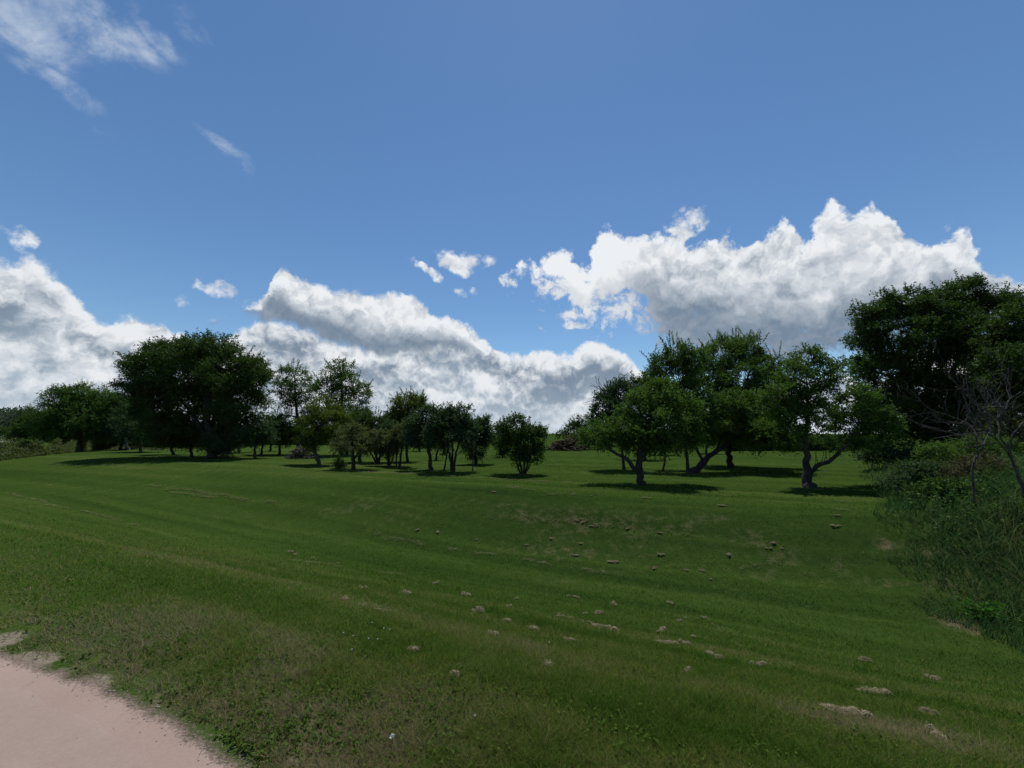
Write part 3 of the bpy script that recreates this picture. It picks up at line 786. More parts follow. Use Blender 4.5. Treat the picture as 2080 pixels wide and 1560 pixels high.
tree('apple_tree', 'pale olive apple tree with a short forked trunk and a rounded airy crown', 'tree', 717, 953,
     lobes=[(718, 882, 26, 18), (700, 895, 22, 18), (740, 892, 24, 18), (720, 905, 36, 14), (764, 888, 16, 12), (690, 908, 14, 10)], stems=[[(717, 953, 9), (717, 932, 8), (716, 912, 6), (714, 890, 4)], [(718, 932, 4), (728, 918, 4), (736, 902, 3)]],
     leaf='olive', size=0.072, cover=4.0, group=APPLE, sprouts=8, sprout_len=0.3)
tree('apple_tree', 'grey green apple tree directly behind the pale olive apple tree', 'tree', 731, 938,
     lobes=[(725, 862, 30, 20), (755, 858, 28, 20), (780, 862, 20, 18), (740, 885, 34, 20)], stems=[[(731, 938, 8), (731, 915, 7), (740, 880, 4)]], leaf='dark', size=0.085, cover=4.5, group=APPLE, sprouts=12, sprout_len=0.5)
tree('apple_tree', 'far dark apple tree between the leaning pale trunk and the short forked trunk', 'tree', 705, 925,
     lobes=[(700, 890, 26, 14), (715, 880, 20, 14)], leaf='dark', size=0.09, cover=4.5, group=APPLE)
tree('apple_tree', 'narrow apple tree with a pale bare trunk leaning left beside the brush pile', 'tree', 648, 944,
     lobes=[(655, 835, 30, 24), (635, 865, 26, 26), (675, 862, 24, 26), (640, 890, 24, 22), (628, 905, 14, 12), (690, 850, 14, 16)], stems=[[(648, 944, 10), (642, 925, 9), (636, 906, 7), (638, 870, 4)]],
     leaf='yell', size=0.08, cover=4.6, group=APPLE, bark=BARK_PALE, sprouts=10, sprout_len=0.4)
tree('tall_tree', 'tall airy tree with a two pointed crown, right of the brush pile', 'tree', 694, Y=34,
     lobes=[(690, 755, 30, 20), (665, 785, 26, 24), (705, 785, 28, 26), (737, 800, 14, 24), (735, 835, 16, 22), (690, 825, 36, 26), (710, 850, 30, 18)],
     stems=[[(695, 905, 8), (694, 860, 7), (694, 800, 5), (692, 755, 2.5)]], leaf='mid', size=0.09, cover=3.0, group=BACK, sprouts=26, sprout_len=0.8, gap=0.25)
tree('tall_tree', 'tall airy tree with its trunk and sky showing through, beside the huge dark tree', 'tree', 606, Y=36,
     lobes=[(598, 765, 30, 20), (572, 790, 20, 22), (620, 800, 22, 24), (590, 815, 30, 16), (570, 845, 20, 10), (630, 845, 24, 14), (600, 862, 40, 14)],
     stems=[[(607, 910, 8), (606, 860, 7), (600, 810, 5), (598, 765, 2.5)]], leaf='mid', size=0.09, cover=2.7, group=BACK, sprouts=22, sprout_len=0.8, gap=0.3)
# ---- left of the orchard
tree('huge_tree', 'huge broad dark tree, the largest on the left, with foliage down to the grass', 'tree', 430, 931,
     lobes=[(395, 760, 80, 60), (305, 762, 44, 34), (470, 765, 60, 52), (340, 720, 46, 30), (430, 708, 46, 24), (395, 712, 34, 28), (505, 760, 34, 42), (268, 735, 26, 12), (262, 785, 24, 9), (310, 815, 50, 40), (400, 840, 80, 56), (490, 830, 52, 44), (440, 890, 44, 34), (350, 870, 50, 34), (295, 790, 34, 20)],
     stems=[[(430, 931, 20), (428, 890, 16), (420, 820, 12), (410, 740, 6)], [(426, 900, 10), (390, 840, 7), (340, 780, 4)], [(430, 890, 9), (460, 830, 6), (490, 770, 4)]],
     leaf='dark', size=0.12, cover=4.8, sprouts=46, sprout_len=0.9, gap=0.06)
SM = [(390, 928, [(385, 890, 34, 22)], 'dark', 'short trunked dark apple tree just left of the huge tree, its trunk upright and thick'),
      (352, 923, [(350, 885, 36, 22), (325, 880, 24, 20)], 'dark', 'apple tree with two crooked thin trunks left of the huge tree'),
      (285, 918, [(282, 868, 34, 28), (310, 878, 26, 22), (262, 850, 22, 22)], 'blue', 'grey green apple tree with a pale forked trunk at the left end of the orchard'),
      (261, 915, [(250, 860, 24, 28), (244, 835, 18, 18)], 'blue', 'leftmost orchard apple tree, its thin pale trunk leaning right'),
      (455, 931, [(455, 902, 28, 14), (440, 895, 20, 12)], 'blue', 'low grey green apple tree crowding the right foot of the huge tree'),
      (486, 920, [(488, 888, 28, 16), (470, 880, 20, 14)], 'dark', 'far apple tree with a stubby trunk behind the right side of the huge tree'),
      (517, 931, [(520, 872, 30, 24), (505, 888, 28, 16), (540, 885, 20, 16)], 'blue', 'dark apple tree with a stout trunk, second right of the huge tree'),
      (531, 923, [(535, 888, 22, 14)], 'dark', 'far thin trunked apple tree tucked behind the stout trunked one'),
      (550, 916, [(552, 888, 22, 12)], 'dark', 'smallest far apple tree between the huge tree and the brush pile'),
      (567, 924, [(568, 878, 28, 20), (585, 890, 18, 14), (555, 862, 20, 14)], 'mid', 'round headed apple tree with a straight dark trunk left of the brush pile')]
for bx, by, lb, lf, lab in SM:
    tree('apple_tree', lab, 'tree', bx, by, lobes=lb, leaf=lf, size=0.09, cover=4.6, group=APPLE, bark=BARK_PALE if bx < 300 else BARK)
tree('broad_tree', 'broad green tree behind the weedy bank at the far left', 'tree', 160, Y=50,
     lobes=[(125, 815, 28, 24), (160, 800, 32, 18), (205, 812, 24, 20), (140, 845, 46, 24), (190, 850, 40, 28), (110, 868, 34, 22), (160, 880, 60, 22), (215, 870, 30, 26), (230, 820, 16, 18)], leaf='mid', size=0.12, cover=4.8, group=BACK, sprouts=20, sprout_len=0.9)
tree('fir_tree', 'low dark fir tree with a small pointed top at the far left', 'tree', 66, Y=52,
     lobes=[(60, 842, 9, 14), (64, 860, 24, 16), (85, 868, 24, 16), (50, 878, 30, 16), (80, 885, 34, 14)], leaf='dark', size=0.13, cover=5, group=BACK, up=-0.1)
tree('broad_tree', 'dull green tree filling the gap between the far left tree and the huge tree', 'tree', 245, Y=55,
     lobes=[(250, 830, 28, 26), (280, 820, 20, 22), (235, 870, 30, 24), (275, 865, 34, 26)], leaf='blue', size=0.13, cover=4.5, group=BACK)

# ---- far hedges
def hedge(label, xs, Y, y0, hgt, leaf, name='hedge', grp='hedges behind the orchard'):
    lob = []
    x = xs[0]
    while x < xs[1]:
        h_ = hgt * rng.uniform(0.8, 1.15); lob.append((x, y0 - h_ * 0.5, h_ * 0.9, h_ * 0.62)); x += h_ * 0.75
    tree(name, label, 'hedge', (xs[0] + xs[1]) / 2, Y=Y, lobes=lob, stems=[[(q[0], y0 + 4, 3), (q[0] + 2, q[1], 2)] for q in lob[::2]], leaf=leaf, size=0.15, cover=5, group=grp, trunk_name='stems', crown_name='foliage', gap=0, core=0.2)
hedge('dark hedge closing the view behind the huge tree and its small neighbours', (190, 500), 62, 908, 34, 'dark')
hedge('dark hedge seen through the trunks left of the middle', (500, 740), 66, 904, 30, 'dark')
hedge('low dark hedge behind the crowns and trunks right of the middle', (1485, 1800), 44, 918, 26, 'dark')
hedge('thin far hedge low on the horizon behind the dark clustered apple trees', (740, 940), 90, 898, 18, 'mid')
tree('bush', 'low green bush at the end of the brown brush heap', 'bush', 1190, Y=46,
     lobes=[(1180, 890, 26, 14), (1215, 888, 26, 16), (1235, 880, 26, 16)], leaf='olive', size=0.12, cover=4.6, trunk_name='stems', crown_name='foliage')
tree('small_tree', 'small spiky topped tree on the skyline left of the dark twiggy apple tree', 'tree', 1178, Y=52,
     lobes=[(1180, 862, 14, 14), (1165, 875, 22, 12), (1140, 884, 18, 5), (1205, 868, 20, 14)], leaf='dark', size=0.12, cover=4, sprouts=8, sprout_len=1.0, group=BACK)

# ---- right edge: big trees behind the rough ground
tree('big_tree', 'large wide tree on the right, its layered crown rising above the dead bare tree', 'tree', 1885, Y=21,
     lobes=[(1755, 645, 26, 20), (1795, 625, 34, 26), (1850, 620, 40, 30), (1905, 640, 44, 36), (1960, 598, 36, 30), (1925, 600, 22, 18), (2005, 622, 36, 26), (2050, 612, 32, 18), (1765, 690, 36, 24), (1830, 690, 56, 42), (1900, 700, 56, 46), (1970, 690, 56, 48), (1745, 740, 28, 12), (1800, 760, 58, 38), (1880, 790, 64, 50), (1960, 790, 60, 50), (1840, 850, 58, 46), (1920, 860, 60, 40), (1790, 830, 40, 40), (1990, 850, 50, 40)],
     stems=[[(1890, 925, 24), (1888, 860, 20), (1885, 780, 14), (1890, 690, 7)], [(1888, 850, 12), (1840, 770, 8), (1800, 680, 5)], [(1886, 830, 12), (1940, 750, 8), (1975, 660, 5)]],
     leaf='dark', size=0.10, cover=5.6, sprouts=50, sprout_len=0.7, gap=0.1)
tree('big_tree', 'dark tree cut by the right edge of the view behind the dead branches', 'tree', 2085, Y=18,
     lobes=[(2055, 690, 50, 34), (2110, 650, 60, 44), (2030, 735, 50, 34), (2090, 745, 64, 40), (2050, 790, 56, 36), (2110, 800, 60, 44), (2140, 720, 60, 50), (2010, 780, 30, 26)],
     leaf='dark', size=0.095, cover=5.8, sprouts=20, sprout_len=0.6)
SH_ = [(2040, 17.0, [(2035, 850, 40, 30), (2070, 880, 50, 30), (2010, 890, 40, 26)], 'olive', 'pale olive bush showing behind the bare grey branches'),
       (1835, 20.0, [(1800, 925, 34, 20), (1840, 930, 36, 22), (1770, 930, 28, 16)], 'blue', 'dark bramble bush at the far corner of the rough ground'),
       (1900, 15.5, [(1890, 918, 26, 16), (1920, 925, 26, 16)], 'mid', 'bright leafy bush at the foot of the large wide tree'),
       (1960, 16.0, [(1950, 915, 30, 16), (1985, 910, 34, 18), (2030, 915, 34, 18)], 'mid', 'leafy weeds bush standing behind the thin dead trunk'),
       (1860, 11.5, [(1850, 960, 30, 16), (1885, 965, 34, 18), (1825, 985, 28, 14)], 'blue', 'low bramble bush with bluish leaves in front of the large wide tree'),
       (1925, 9.5, [(1915, 990, 34, 20), (1950, 1000, 30, 20), (1880, 1005, 30, 16)], 'dark', 'dark bramble bush between the lawn and the thin dead trunk'),
       (2050, 10.5, [(2040, 985, 44, 22), (2085, 975, 40, 26)], 'dark', 'dark bush at the foot of the thick dead trunk'),
       (1995, 10.8, [(1985, 955, 34, 22), (2020, 950, 34, 26), (2000, 985, 36, 18), (1955, 970, 26, 16)], 'dry', 'heap of brown withered brambles under the bare branches')]
for bx, Yb, lb, lf, lab in SH_:
    tree('bush', lab, 'bush', bx, Y=Yb, lobes=lb, stems=[[(q[0], q[1] + q[3] + 16, 2.5), (q[0] + 2, q[1], 1.5)] for q in lb], leaf=lf, size=0.055 if Yb < 13 else 0.07, cover=4.2 if lf != 'dry' else 2.6,
         trunk_name='stems', crown_name='foliage', group='bushes of the rough ground', gap=0.05, core=0.2, clump=0.4)
# little conifer on the grass
tree('small_fir', 'tiny dark fir seedling standing alone on the grass beside the forked trunk', 'tree', 688, 951,
     lobes=[(687, 937, 4, 5), (688, 943, 8, 4), (690, 947, 12, 4)], leaf='dark', size=0.05, cover=6, up=0.2, nclump=30)

# ---- dead bare trees on the right
def dead_tree(label, Y, limbs, x, nsub=6, clipx=1840):
    B = foot(x, Y); o = thing('dead_tree', B, label, 'tree', 'dead bare trees on the rough ground'); B_ = np.array(B); k = Y / F_PX
    tb = Tubes(); br = Tubes()
    def sub(p, d, L, r, lev):
        n = 6; q = [p]; dd = d.copy()
        for i in range(n):
            dd = unit(dd + rng.normal(size=3) * 0.16 + np.array([0, 0, 0.07])); q.append(q[-1] + dd * L / n)
        q = np.array(q); br.add(q, np.linspace(r, r * 0.4, n + 1), 5)
        if lev > 0:
            for _ in range(3):
                i = rng.integers(2, n + 1); s_ = unit(dd + rng.normal(size=3) * 0.75 + np.array([0, 0, 0.25])); sub(q[i], s_, L * rng.uniform(0.4, 0.7), r * 0.6, lev - 1)
    for li, lb in enumerate(limbs):
        p = np.array([np.array(at(q[0], q[1], Y + (q[3] if len(q) > 3 else 0))) - B_ for q in lb]); r = np.array([q[2] * 0.25 * k for q in lb])
        if lb[0][2] >= 9 or li == 0:
            p[0][2] = min(p[0][2], -0.05)
        n = len(p) * 4; tt = np.linspace(0, len(p) - 1, n)
        q = np.stack([np.interp(tt, range(len(p)), p[:, i]) for i in range(3)], 1); q[1:-1] = (q[:-2] + 2 * q[1:-1] + q[2:]) / 4
        rq = np.interp(tt, range(len(p)), r); q[1:-1] += rng.normal(size=(n - 2, 3)) * rq[1:-1, None] * 0.35
        (tb if li == 0 else br).add(q, rq, 7)
        if li > 0:
            for _ in range(nsub):
                i = rng.integers(n // 4, n); d = unit(q[min(i + 1, n - 1)] - q[i - 1]); d = unit(d * 0.7 + rng.normal(size=3) * np.array([0.6, 0.6, 0.5]) + np.array([0, 0, 0.25]))
                sub(q[i], d, rng.uniform(0.35, 0.85), rq[i] * 0.55 + 0.003, 1)
    link('trunk', tb.mesh('trunk'), BARK_DEAD, o); link('branches', br.mesh('branches'), BARK_DEAD, o)
dead_tree('dead bare tree with a slender kinked trunk and branches reaching left', 8.6,
          [[(1973, 1000, 9), (1974, 960, 8), (1980, 932, 8), (1998, 903, 7)],
           [(1998, 903, 6), (1965, 888, 5, .1), (1915, 874, 4, .2), (1868, 862, 3, .3), (1842, 848, 2, .4)],
           [(1985, 925, 5), (1985, 890, 4, -.2), (1962, 860, 4, -.3), (1968, 830, 3.5, -.3), (1955, 800, 2.5, -.2), (1940, 775, 2, -.2)],
           [(1998, 903, 5), (1970, 860, 4, .3), (1920, 842, 3, .5), (1885, 830, 2.5, .6), (1870, 815, 2, .6)],
           [(1998, 903, 5), (2015, 870, 4, .3), (2005, 830, 3, .4), (2000, 795, 2, .4)]], 1973)
dead_tree('dead bare tree with a thick grey trunk at the right edge and twisted upper branches', 8.0,
          [[(2092, 1040, 15), (2078, 985, 13), (2062, 950, 10), (2050, 915, 8), (2058, 880, 6)],
           [(2055, 930, 6), (2035, 905, 5, -.2), (2020, 885, 4, -.3), (1995, 878, 4, -.3), (1950, 882, 3, -.4), (1900, 890, 2, -.5)],
           [(2050, 915, 7), (2030, 885, 6, .1), (2028, 850, 5, .2), (2045, 815, 4, .2), (2075, 795, 3, .2)],
           [(2028, 850, 5, .2), (2000, 835, 4, .2), (1970, 815, 3, .1), (1962, 785, 2.5, .1)],
           [(2058, 880, 6), (2085, 850, 5), (2110, 800, 4), (2120, 760, 3)],
           [(2058, 880, 5), (2035, 845, 4, -.3), (2055, 800, 3, -.3), (2040, 775, 2.5, -.3), (2048, 750, 2, -.3)]], 2092, 7)

# ---- piles of cut branches
def brush_pile(label, px, py, w, h, mat, n=150, Y=None):
    B = ground(px, py) if Y is None else foot(px, Y); k = B.y / F_PX; W, H = w * k, h * k
    o = thing('brush_pile', B, label, 'brush pile', 'heaps of cut branches'); tb = Tubes()
    for i in range(n):
        a = rng.uniform(0, math.pi); x = rng.normal() * W * 0.42; y = rng.normal() * W * 0.3
        top = H * max(0.15, 1 - (x / W) ** 2 * 1.1 - (y / W) ** 2)
        z = rng.uniform(0.02, top); L = rng.uniform(0.25, 0.7) * W
        d = np.array([math.cos(a), math.sin(a), rng.normal() * 0.22])
        p0 = np.array([x, y, z]) - d * L / 2; p1 = np.array([x, y, z]) + d * L / 2
        p0[2] = max(p0[2], 0.02); p1[2] = max(p1[2], 0.02)
        r = rng.uniform(0.012, 0.045) * (W / 1.2)
        tb.add(bend(p0, p1, 6, 0.06), np.linspace(r, r * 0.5, 6), 5)
    link('branches', tb.mesh('branches'), mat, o)
brush_pile('low heap of cut grey branches on the grass beside the leaning pale trunk', 613, 931, 32, 24, BARK_PALE, 190)
brush_pile('long brown heap of dead brush near the skyline at the open middle', 1152, 908, 42, 22, bark_mat('bark_brown', (0.035, 0.028, 0.018), (0.095, 0.075, 0.048)), 300, Y=44)
cut = Tubes(); b0 = ground(613, 929)
cut.add(np.array([[-0.18, -0.55, 0.16], [0.12, -0.6, 0.24]]), [0.06, 0.055], 8)
co = link('cut_log', cut.mesh('cut_log'), bark_mat('fresh_wood', (0.38, 0.30, 0.20), (0.52, 0.43, 0.30)), None, b0)
tag(co, 'short pale freshly cut log lying on the low heap of grey branches', 'log')

# ------------------------------------------------------------------ grass blades
def blades(name, x, y, h, w, lean_dir, lean, tone, mat, seg=2, z=None, curl=0.0):
    """flat tapering blades: arrays of foot position, height, width, lean"""
    n = len(x)
    z = height(x, y) - 0.004 if z is None else z
    az_ = rng.uniform(0, 2 * np.pi, n)
    side = np.stack([np.cos(az_), np.sin(az_), np.zeros(n)], 1) * (w * 0.5)[:, None]
    ld = np.stack([np.cos(lean_dir), np.sin(lean_dir), np.zeros(n)], 1)
    base = np.stack([x, y, z], 1)
    V = np.empty((n, 2 * seg + 1, 3)); T = np.linspace(0, 1, seg + 1)
    for i, t in enumerate(T):
        hh = h * (t - curl * 0.55 * t * t); off = h * lean * t ** 1.7
        p = base + ld * off[:, None]; p[:, 2] += hh
        if i < seg:
            ww = 1 - t * 0.55
            V[:, 2 * i] = p - side * ww; V[:, 2 * i + 1] = p + side * ww
        else: V[:, 2 * seg] = p
    nv = 2 * seg + 1
    f = []; 
    idx = np.arange(n)[:, None] * nv
    quads = [np.array([2 * i, 2 * i + 1, 2 * i + 3, 2 * i + 2]) for i in range(seg - 1)]
    parts_ = [idx + q for q in quads] + [idx + np.array([2 * seg - 2, 2 * seg - 1, 2 * seg])]
    flat = np.concatenate(parts_, 1).ravel()
    counts = np.tile(np.array([4] * (seg - 1) + [3]), n)
    me = mesh_from(name, V.reshape(-1, 3), flat, counts)
    attr(me, 'tone', np.repeat(np.clip(tone, 0, 1), nv))
    return link(name, me, mat)

def sample(n, r0, r1, a0=-1.02, a1=1.02):
    """points whose density thins with the square of the distance from the path corner"""
    a = rng.uniform(a0, a1, n); r = 1.0 / rng.uniform(1.0 / r1, 1.0 / r0, n)
    return r * np.sin(a), r * np.cos(a), r
N = 900000
x, y, r = sample(N, 1.35, 46.0)
ed = edge_dist(x, y); rr = rough_right(x, y)
patch = fbm(x * 0.7, y * 0.7, 61, 4); fine = fbm(x * 5, y * 5, 71, 3)
bare = (fbm(x * 2.2, y * 2.2, 91, 4) - 0.5) * 1.0 + (fine - 0.5) * 0.5
keep = (ed * 2.6 + bare * 0.6 > 0.10) & (rr < 1.2 + patch)
keep &= ~((ed < 0.8) & (rng.uniform(size=N) > ss(ed + bare * 0.5, -0.15, 0.4) + 0.45))
dry = dry_at(x, y); bp = dry_at(x, y, BARE_PX)
keep &= rng.uniform(size=N) > dry * 0.35
keep &= rng.uniform(size=N) > bp * 1.15 * ss(fine + (fbm(x * 14, y * 14, 77, 2) - 0.5), 0.3, 0.6)
dry = np.maximum(dry, bp * 0.8)
x, y, r, ed, patch, fine, dry = [q[keep] for q in (x, y, r, ed, patch, fine, dry)]
n = len(x); s = s_of(x, y)
stripe = np.where(np.floor(s / 1.15 + 0.15 * np.sin(x * 0.2)) % 2 == 0, 1.0, -1.0)
h = (0.022 + 0.026 * fbm(x * 3, y * 3, 81, 3)) * rng.uniform(0.6, 1.35, n)
tuft = (fbm(x * 9, y * 9, 99, 2) > 0.62) & (r < 14); h = np.where(tuft, h * 1.45, h)
w = np.maximum(0.0034, 0.00092 * r) * rng.uniform(0.7, 1.3, n)
ldir = math.atan2(0.929, -0.37) + np.where(stripe > 0, 1.2, -1.9) + rng.normal(size=n) * 2.2
lean = rng.uniform(0.2, 1.5, n)
al = x * -0.929 + y * 0.37
streak = fbm(al * 0.10, s * 1.25, 171, 4) - 0.5
tone = 0.42 + (patch - 0.5) * 0.40 + streak * 0.25 + mow_light_at(x, y) * 1.0 + (fine - 0.5) * 0.26 + rng.normal(size=n) * 0.17 * ss(r, 34, 5) + stripe * 0.02 + 0.03 + dry * rng.uniform(0.1, 0.75, n)
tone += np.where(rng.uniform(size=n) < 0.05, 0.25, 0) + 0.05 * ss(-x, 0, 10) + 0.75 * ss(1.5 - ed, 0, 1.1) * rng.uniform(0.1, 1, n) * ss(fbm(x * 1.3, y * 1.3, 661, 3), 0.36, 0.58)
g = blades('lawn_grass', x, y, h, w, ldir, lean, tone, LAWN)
tag(g, 'short mown green grass of the lawn', 'grass', kind='stuff')

# clover and broad leaved weeds low in the lawn, thickest near the path
WEED = leaf_mat('weed_leaf', (0.036, 0.074, 0.010), (0.082, 0.130, 0.022), 0.25, 0.8, 0.04)
P, D = [], []
cx = []
for px, py, sp, kk in [(520, 1530, 0.12, 260), (500, 1490, 0.10, 120), (700, 1475, 0.2, 160), (640, 1450, 0.22, 160), (400, 1410, 0.14, 130), (340, 1330, 0.1, 70), (250, 1320, 0.15, 120), (560, 1380, 0.25, 150),
                       (870, 1400, 0.3, 130), (900, 1440, 0.25, 120), (120, 1290, 0.25, 150), (60, 1190, 0.5, 160), (200, 1200, 0.6, 180), (760, 1540, 0.2, 200), (1000, 1460, 0.05, 40), (830, 1160, 0.4, 90), (1040, 1540, 0.2, 90), (1760, 1405, 0.08, 60)]:
    p = ground(px, py); q = np.stack([p.x + rng.normal(size=kk) * sp, p.y + rng.normal(size=kk) * sp], 1); cx.append(q)
q = np.concatenate(cx)
xs_, ys_, _ = sample(9000, 1.4, 9.0); m_ = (fbm(xs_ * 1.5, ys_ * 1.5, 131, 3) > 0.60) & (edge_dist(xs_, ys_) > 0.25) & (rough_right(xs_, ys_) < 0)
q = np.concatenate([q, np.stack([xs_[m_], ys_[m_]], 1)])
q = q[edge_dist(q[:, 0], q[:, 1]) > 0.05]
for j in range(3):
    a = rng.uniform(0, 6.28, len(q)) + j * 2.1
    d = np.stack([np.cos(a), np.sin(a), rng.uniform(-0.1, 0.5, len(q))], 1)
    P.append(np.stack([q[:, 0], q[:, 1], height(q[:, 0], q[:, 1]) + rng.uniform(0.008, 0.030, len(q))], 1)); D.append(d)
o = link('clover_weeds', leaf_mesh('clover_weeds', np.concatenate(P), np.concatenate(D), 0.020, 0.75), WEED)
tag(o, 'clover and broad leaved weeds growing low in the lawn', 'weeds', kind='stuff')

# gravel and sand crumbs along the worn rim of the path
n = 1500
k = rng.integers(0, len(P_) - 1, n)
wgt = P_[k]
rr_ = np.hypot(wgt[:, 0], wgt[:, 1]); sel = rng.uniform(size=n) < np.clip(3.0 / rr_, 0, 1) ** 1.2
k = k[sel]; off = np.clip(rng.normal(size=len(k)) * 0.05 - 0.04, -0.13, 0.03)
q = P_[k] + N_[k] * off[:, None] + rng.normal(size=(len(k), 2)) * 0.03
sz = rng.uniform(0.002, 0.006, len(k)) * np.where(rng.uniform(size=len(k)) < 0.05, 1.9, 1)
oc = np.array([[1, 0, 0], [0, 1, 0], [-1, 0, 0], [0, -1, 0], [0, 0, 0.7], [0, 0, -0.7]])
of = np.array([[0, 1, 4], [1, 2, 4], [2, 3, 4], [3, 0, 4], [1, 0, 5], [2, 1, 5], [3, 2, 5], [0, 3, 5]])
jv = oc[None] * rng.uniform(0.6, 1.3, (len(k), 6, 3)); ang = rng.uniform(0, 6.28, len(k)); ca, sa = np.cos(ang)[:, None], np.sin(ang)[:, None]
xb, yb, rb_ = sample(60000, 1.4, 6.5); sb = rng.uniform(size=60000) < dry_at(xb, yb, BARE_PX) * 0.10; xb, yb = xb[sb], yb[sb]
q = np.concatenate([q, np.stack([xb, yb], 1)]); off = np.concatenate([off, np.full(len(xb), 0.0)]); sz = np.concatenate([sz, rng.uniform(0.002, 0.006, len(xb))]); k = np.arange(len(q))
jv = oc[None] * rng.uniform(0.6, 1.3, (len(k), 6, 3)); ang = rng.uniform(0, 6.28, len(k)); ca, sa = np.cos(ang)[:, None], np.sin(ang)[:, None]
v = np.stack([jv[..., 0] * ca - jv[..., 1] * sa, jv[..., 0] * sa + jv[..., 1] * ca, jv[..., 2]], -1) * sz[:, None, None]
v += np.stack([q[:, 0], q[:, 1], height(q[:, 0], q[:, 1]) + 0.001], 1)[:, None, :]
me = mesh_from('gravel', v.reshape(-1, 3), (of[None] + (np.arange(len(k)) * 6)[:, None, None]).ravel(), 3)
m = M('gravel'); g_ = m.n('ShaderNodeNewGeometry')
GRAVEL = m.end(m.bsdf(m.ramp(S(g_.outputs['Random Per Island'], m.t), [(0, (0.20, 0.16, 0.12)), (0.6, (0.30, 0.25, 0.20)), (1, (0.40, 0.35, 0.29))]), 0.95, 0.0))
tag(link('gravel', me, GRAVEL), 'fine pale gravel crumbs along the rim of the path', 'gravel', kind='stuff')

# dry straw litter near the path rim and in the worn patches
n = 60000
x, y, r = sample(n, 1.4, 14.0)
ed = edge_dist(x, y); dr = np.maximum(dry_at(x, y), dry_at(x, y, BARE_PX))
pk = np.maximum(ss(1.5 - ed, 0, 1.3) * ss(ed, 0, 0.2) * 0.5 * (fbm(x * 2.5, y * 2.5, 191, 3) > 0.47), dr * 0.8) * (rough_right(x, y) < 1.5)
kp = rng.uniform(size=n) < pk; x, y, r = x[kp], y[kp], r[kp]; n = len(x)
o = blades('dry_litter', x, y, rng.uniform(0.02, 0.05, n), np.maximum(0.0025, 0.0009 * r), rng.uniform(0, 6.28, n), rng.uniform(1.0, 3.0, n), rng.uniform(0, 0.8, n), STRAW, curl=0.5)
tag(o, 'thin litter of dry straw in the worn patches of the lawn', 'litter', kind='stuff')

# ------------------------------------------------------------------ dried clippings
def strands(n, rad, hgt, Ls, wd, arch=0.3):
    """a matted lump of curved strands about the origin"""
    V, T = [], []
    u = rng.normal(size=(n, 3)); u = unit(u) * (rng.uniform(0, 1, n) ** 0.4)[:, None]
    c = u * np.array([rad[0], rad[1], hgt]); c[:, 2] = np.abs(c[:, 2])
    a = rng.normal(size=n) * 1.0; d = np.stack([np.cos(a), np.sin(a), rng.normal(size=n) * 0.25], 1)
    L = Ls * rng.uniform(0.5, 1.3, n)
    t = np.array([-1, -0.33, 0.33, 1]); 
    p = c[:, None, :] + d[:, None, :] * (t[None, :] * L[:, None] * 0.5)[..., None]
    p[..., 2] -= (t[None, :] ** 2) * L[:, None] * arch * 0.5; p[..., 2] = np.maximum(p[..., 2], 0.004)
    s_ = unit(np.cross(d, np.array([0, 0, 1.0]) + rng.normal(size=(n, 3)) * 0.3)) * wd * 0.5
    W = np.array([0.5, 1, 1, 0.3])
    v = np.stack([p - s_[:, None, :] * W[None, :, None], p + s_[:, None, :] * W[None, :, None]], 2)
    idx = np.arange(n)[:, None, None] * 8 + (np.arange(3) * 2)[None, :, None] + np.array([0, 1, 3, 2])[None, None, :]
    return v.reshape(-1, 3), idx.ravel(), np.repeat(rng.uniform(0.1, 1.0, n), 8)
CL = []
for i in range(7):
    vs, fs, ts, nb = [], [], [], 0
    for j in range(2 + i % 3):                  # a few uneven lumps run together, with stray blades around them
        a = rng.uniform(0.012, 0.034); v, f, t = strands(int(rng.uniform(30, 70)), (a * 1.4, a), rng.uniform(0.012, 0.045), rng.uniform(0.04, 0.07), 0.0042, 0.5)
        v = v + np.array([(j - 0.5 - (i % 3) * 0.5) * 0.055 + rng.normal() * 0.012, rng.normal() * 0.02, 0]); vs.append(v); fs.append(f + nb); ts.append(t); nb += len(v)
    v, f, t = strands(26, (0.10, 0.05), 0.012, 0.06, 0.0032, 0.15); vs.append(v); fs.append(f + nb); ts.append(t)
    v, f, t = np.concatenate(vs), np.concatenate(fs), np.concatenate(ts)
    me = mesh_from('clipping_clump', v, f, 4); attr(me, 'tone', t); me.materials.append(STRAW); CL.append(me)
BIG = [(971, 1243, 1.5, 4, 'largest pale lump of dry clippings, standing like a stone in mid lawn'),
       (1085, 1279, 1.25, 3, 'leaning wedge of dried clippings just right below the largest lump'),
       (1228, 1278, 1.5, 5, 'long curled ribbon of dried clippings right of the largest lump'),
       (945, 1209, 1.2, 2, 'flat pale clump of clippings above the largest lump'),
       (1343, 1128, 1.3, 1, 'upright tuft of pale clippings alone on the bank at the middle right'),
       (1245, 1143, 1.5, 5, 'wide clump of clippings on the bank below the lone bushy tree'),
       (1168, 1129, 1.1, 2, 'rounded pale clump of clippings on the bank left of the wide clump'),
       (1115, 1353, 1.0, 3, 'loose spidery clump of clippings low in the middle of the lawn'),
       (1392, 1308, 1.0, 1, 'small dense clump of clippings standing right of the long curled ribbon'),
       (1757, 1343, 1.1, 4, 'narrow stick like roll of clippings in the lower right lawn'),
       (1775, 1410, 1.1, 5, 'ragged pale clump ending a row of clippings in the lower right'),
       (1720, 1452, 1.2, 5, 'broad flat clump of clippings nearest the bottom on the right'),
       (1895, 1380, 1.0, 2, 'thin clump of clippings closest to the tall grass on the lower right'),
       (840, 1322, 0.9, 3, 'loose clump of clippings nearest the path side of the lawn')]
RED = []
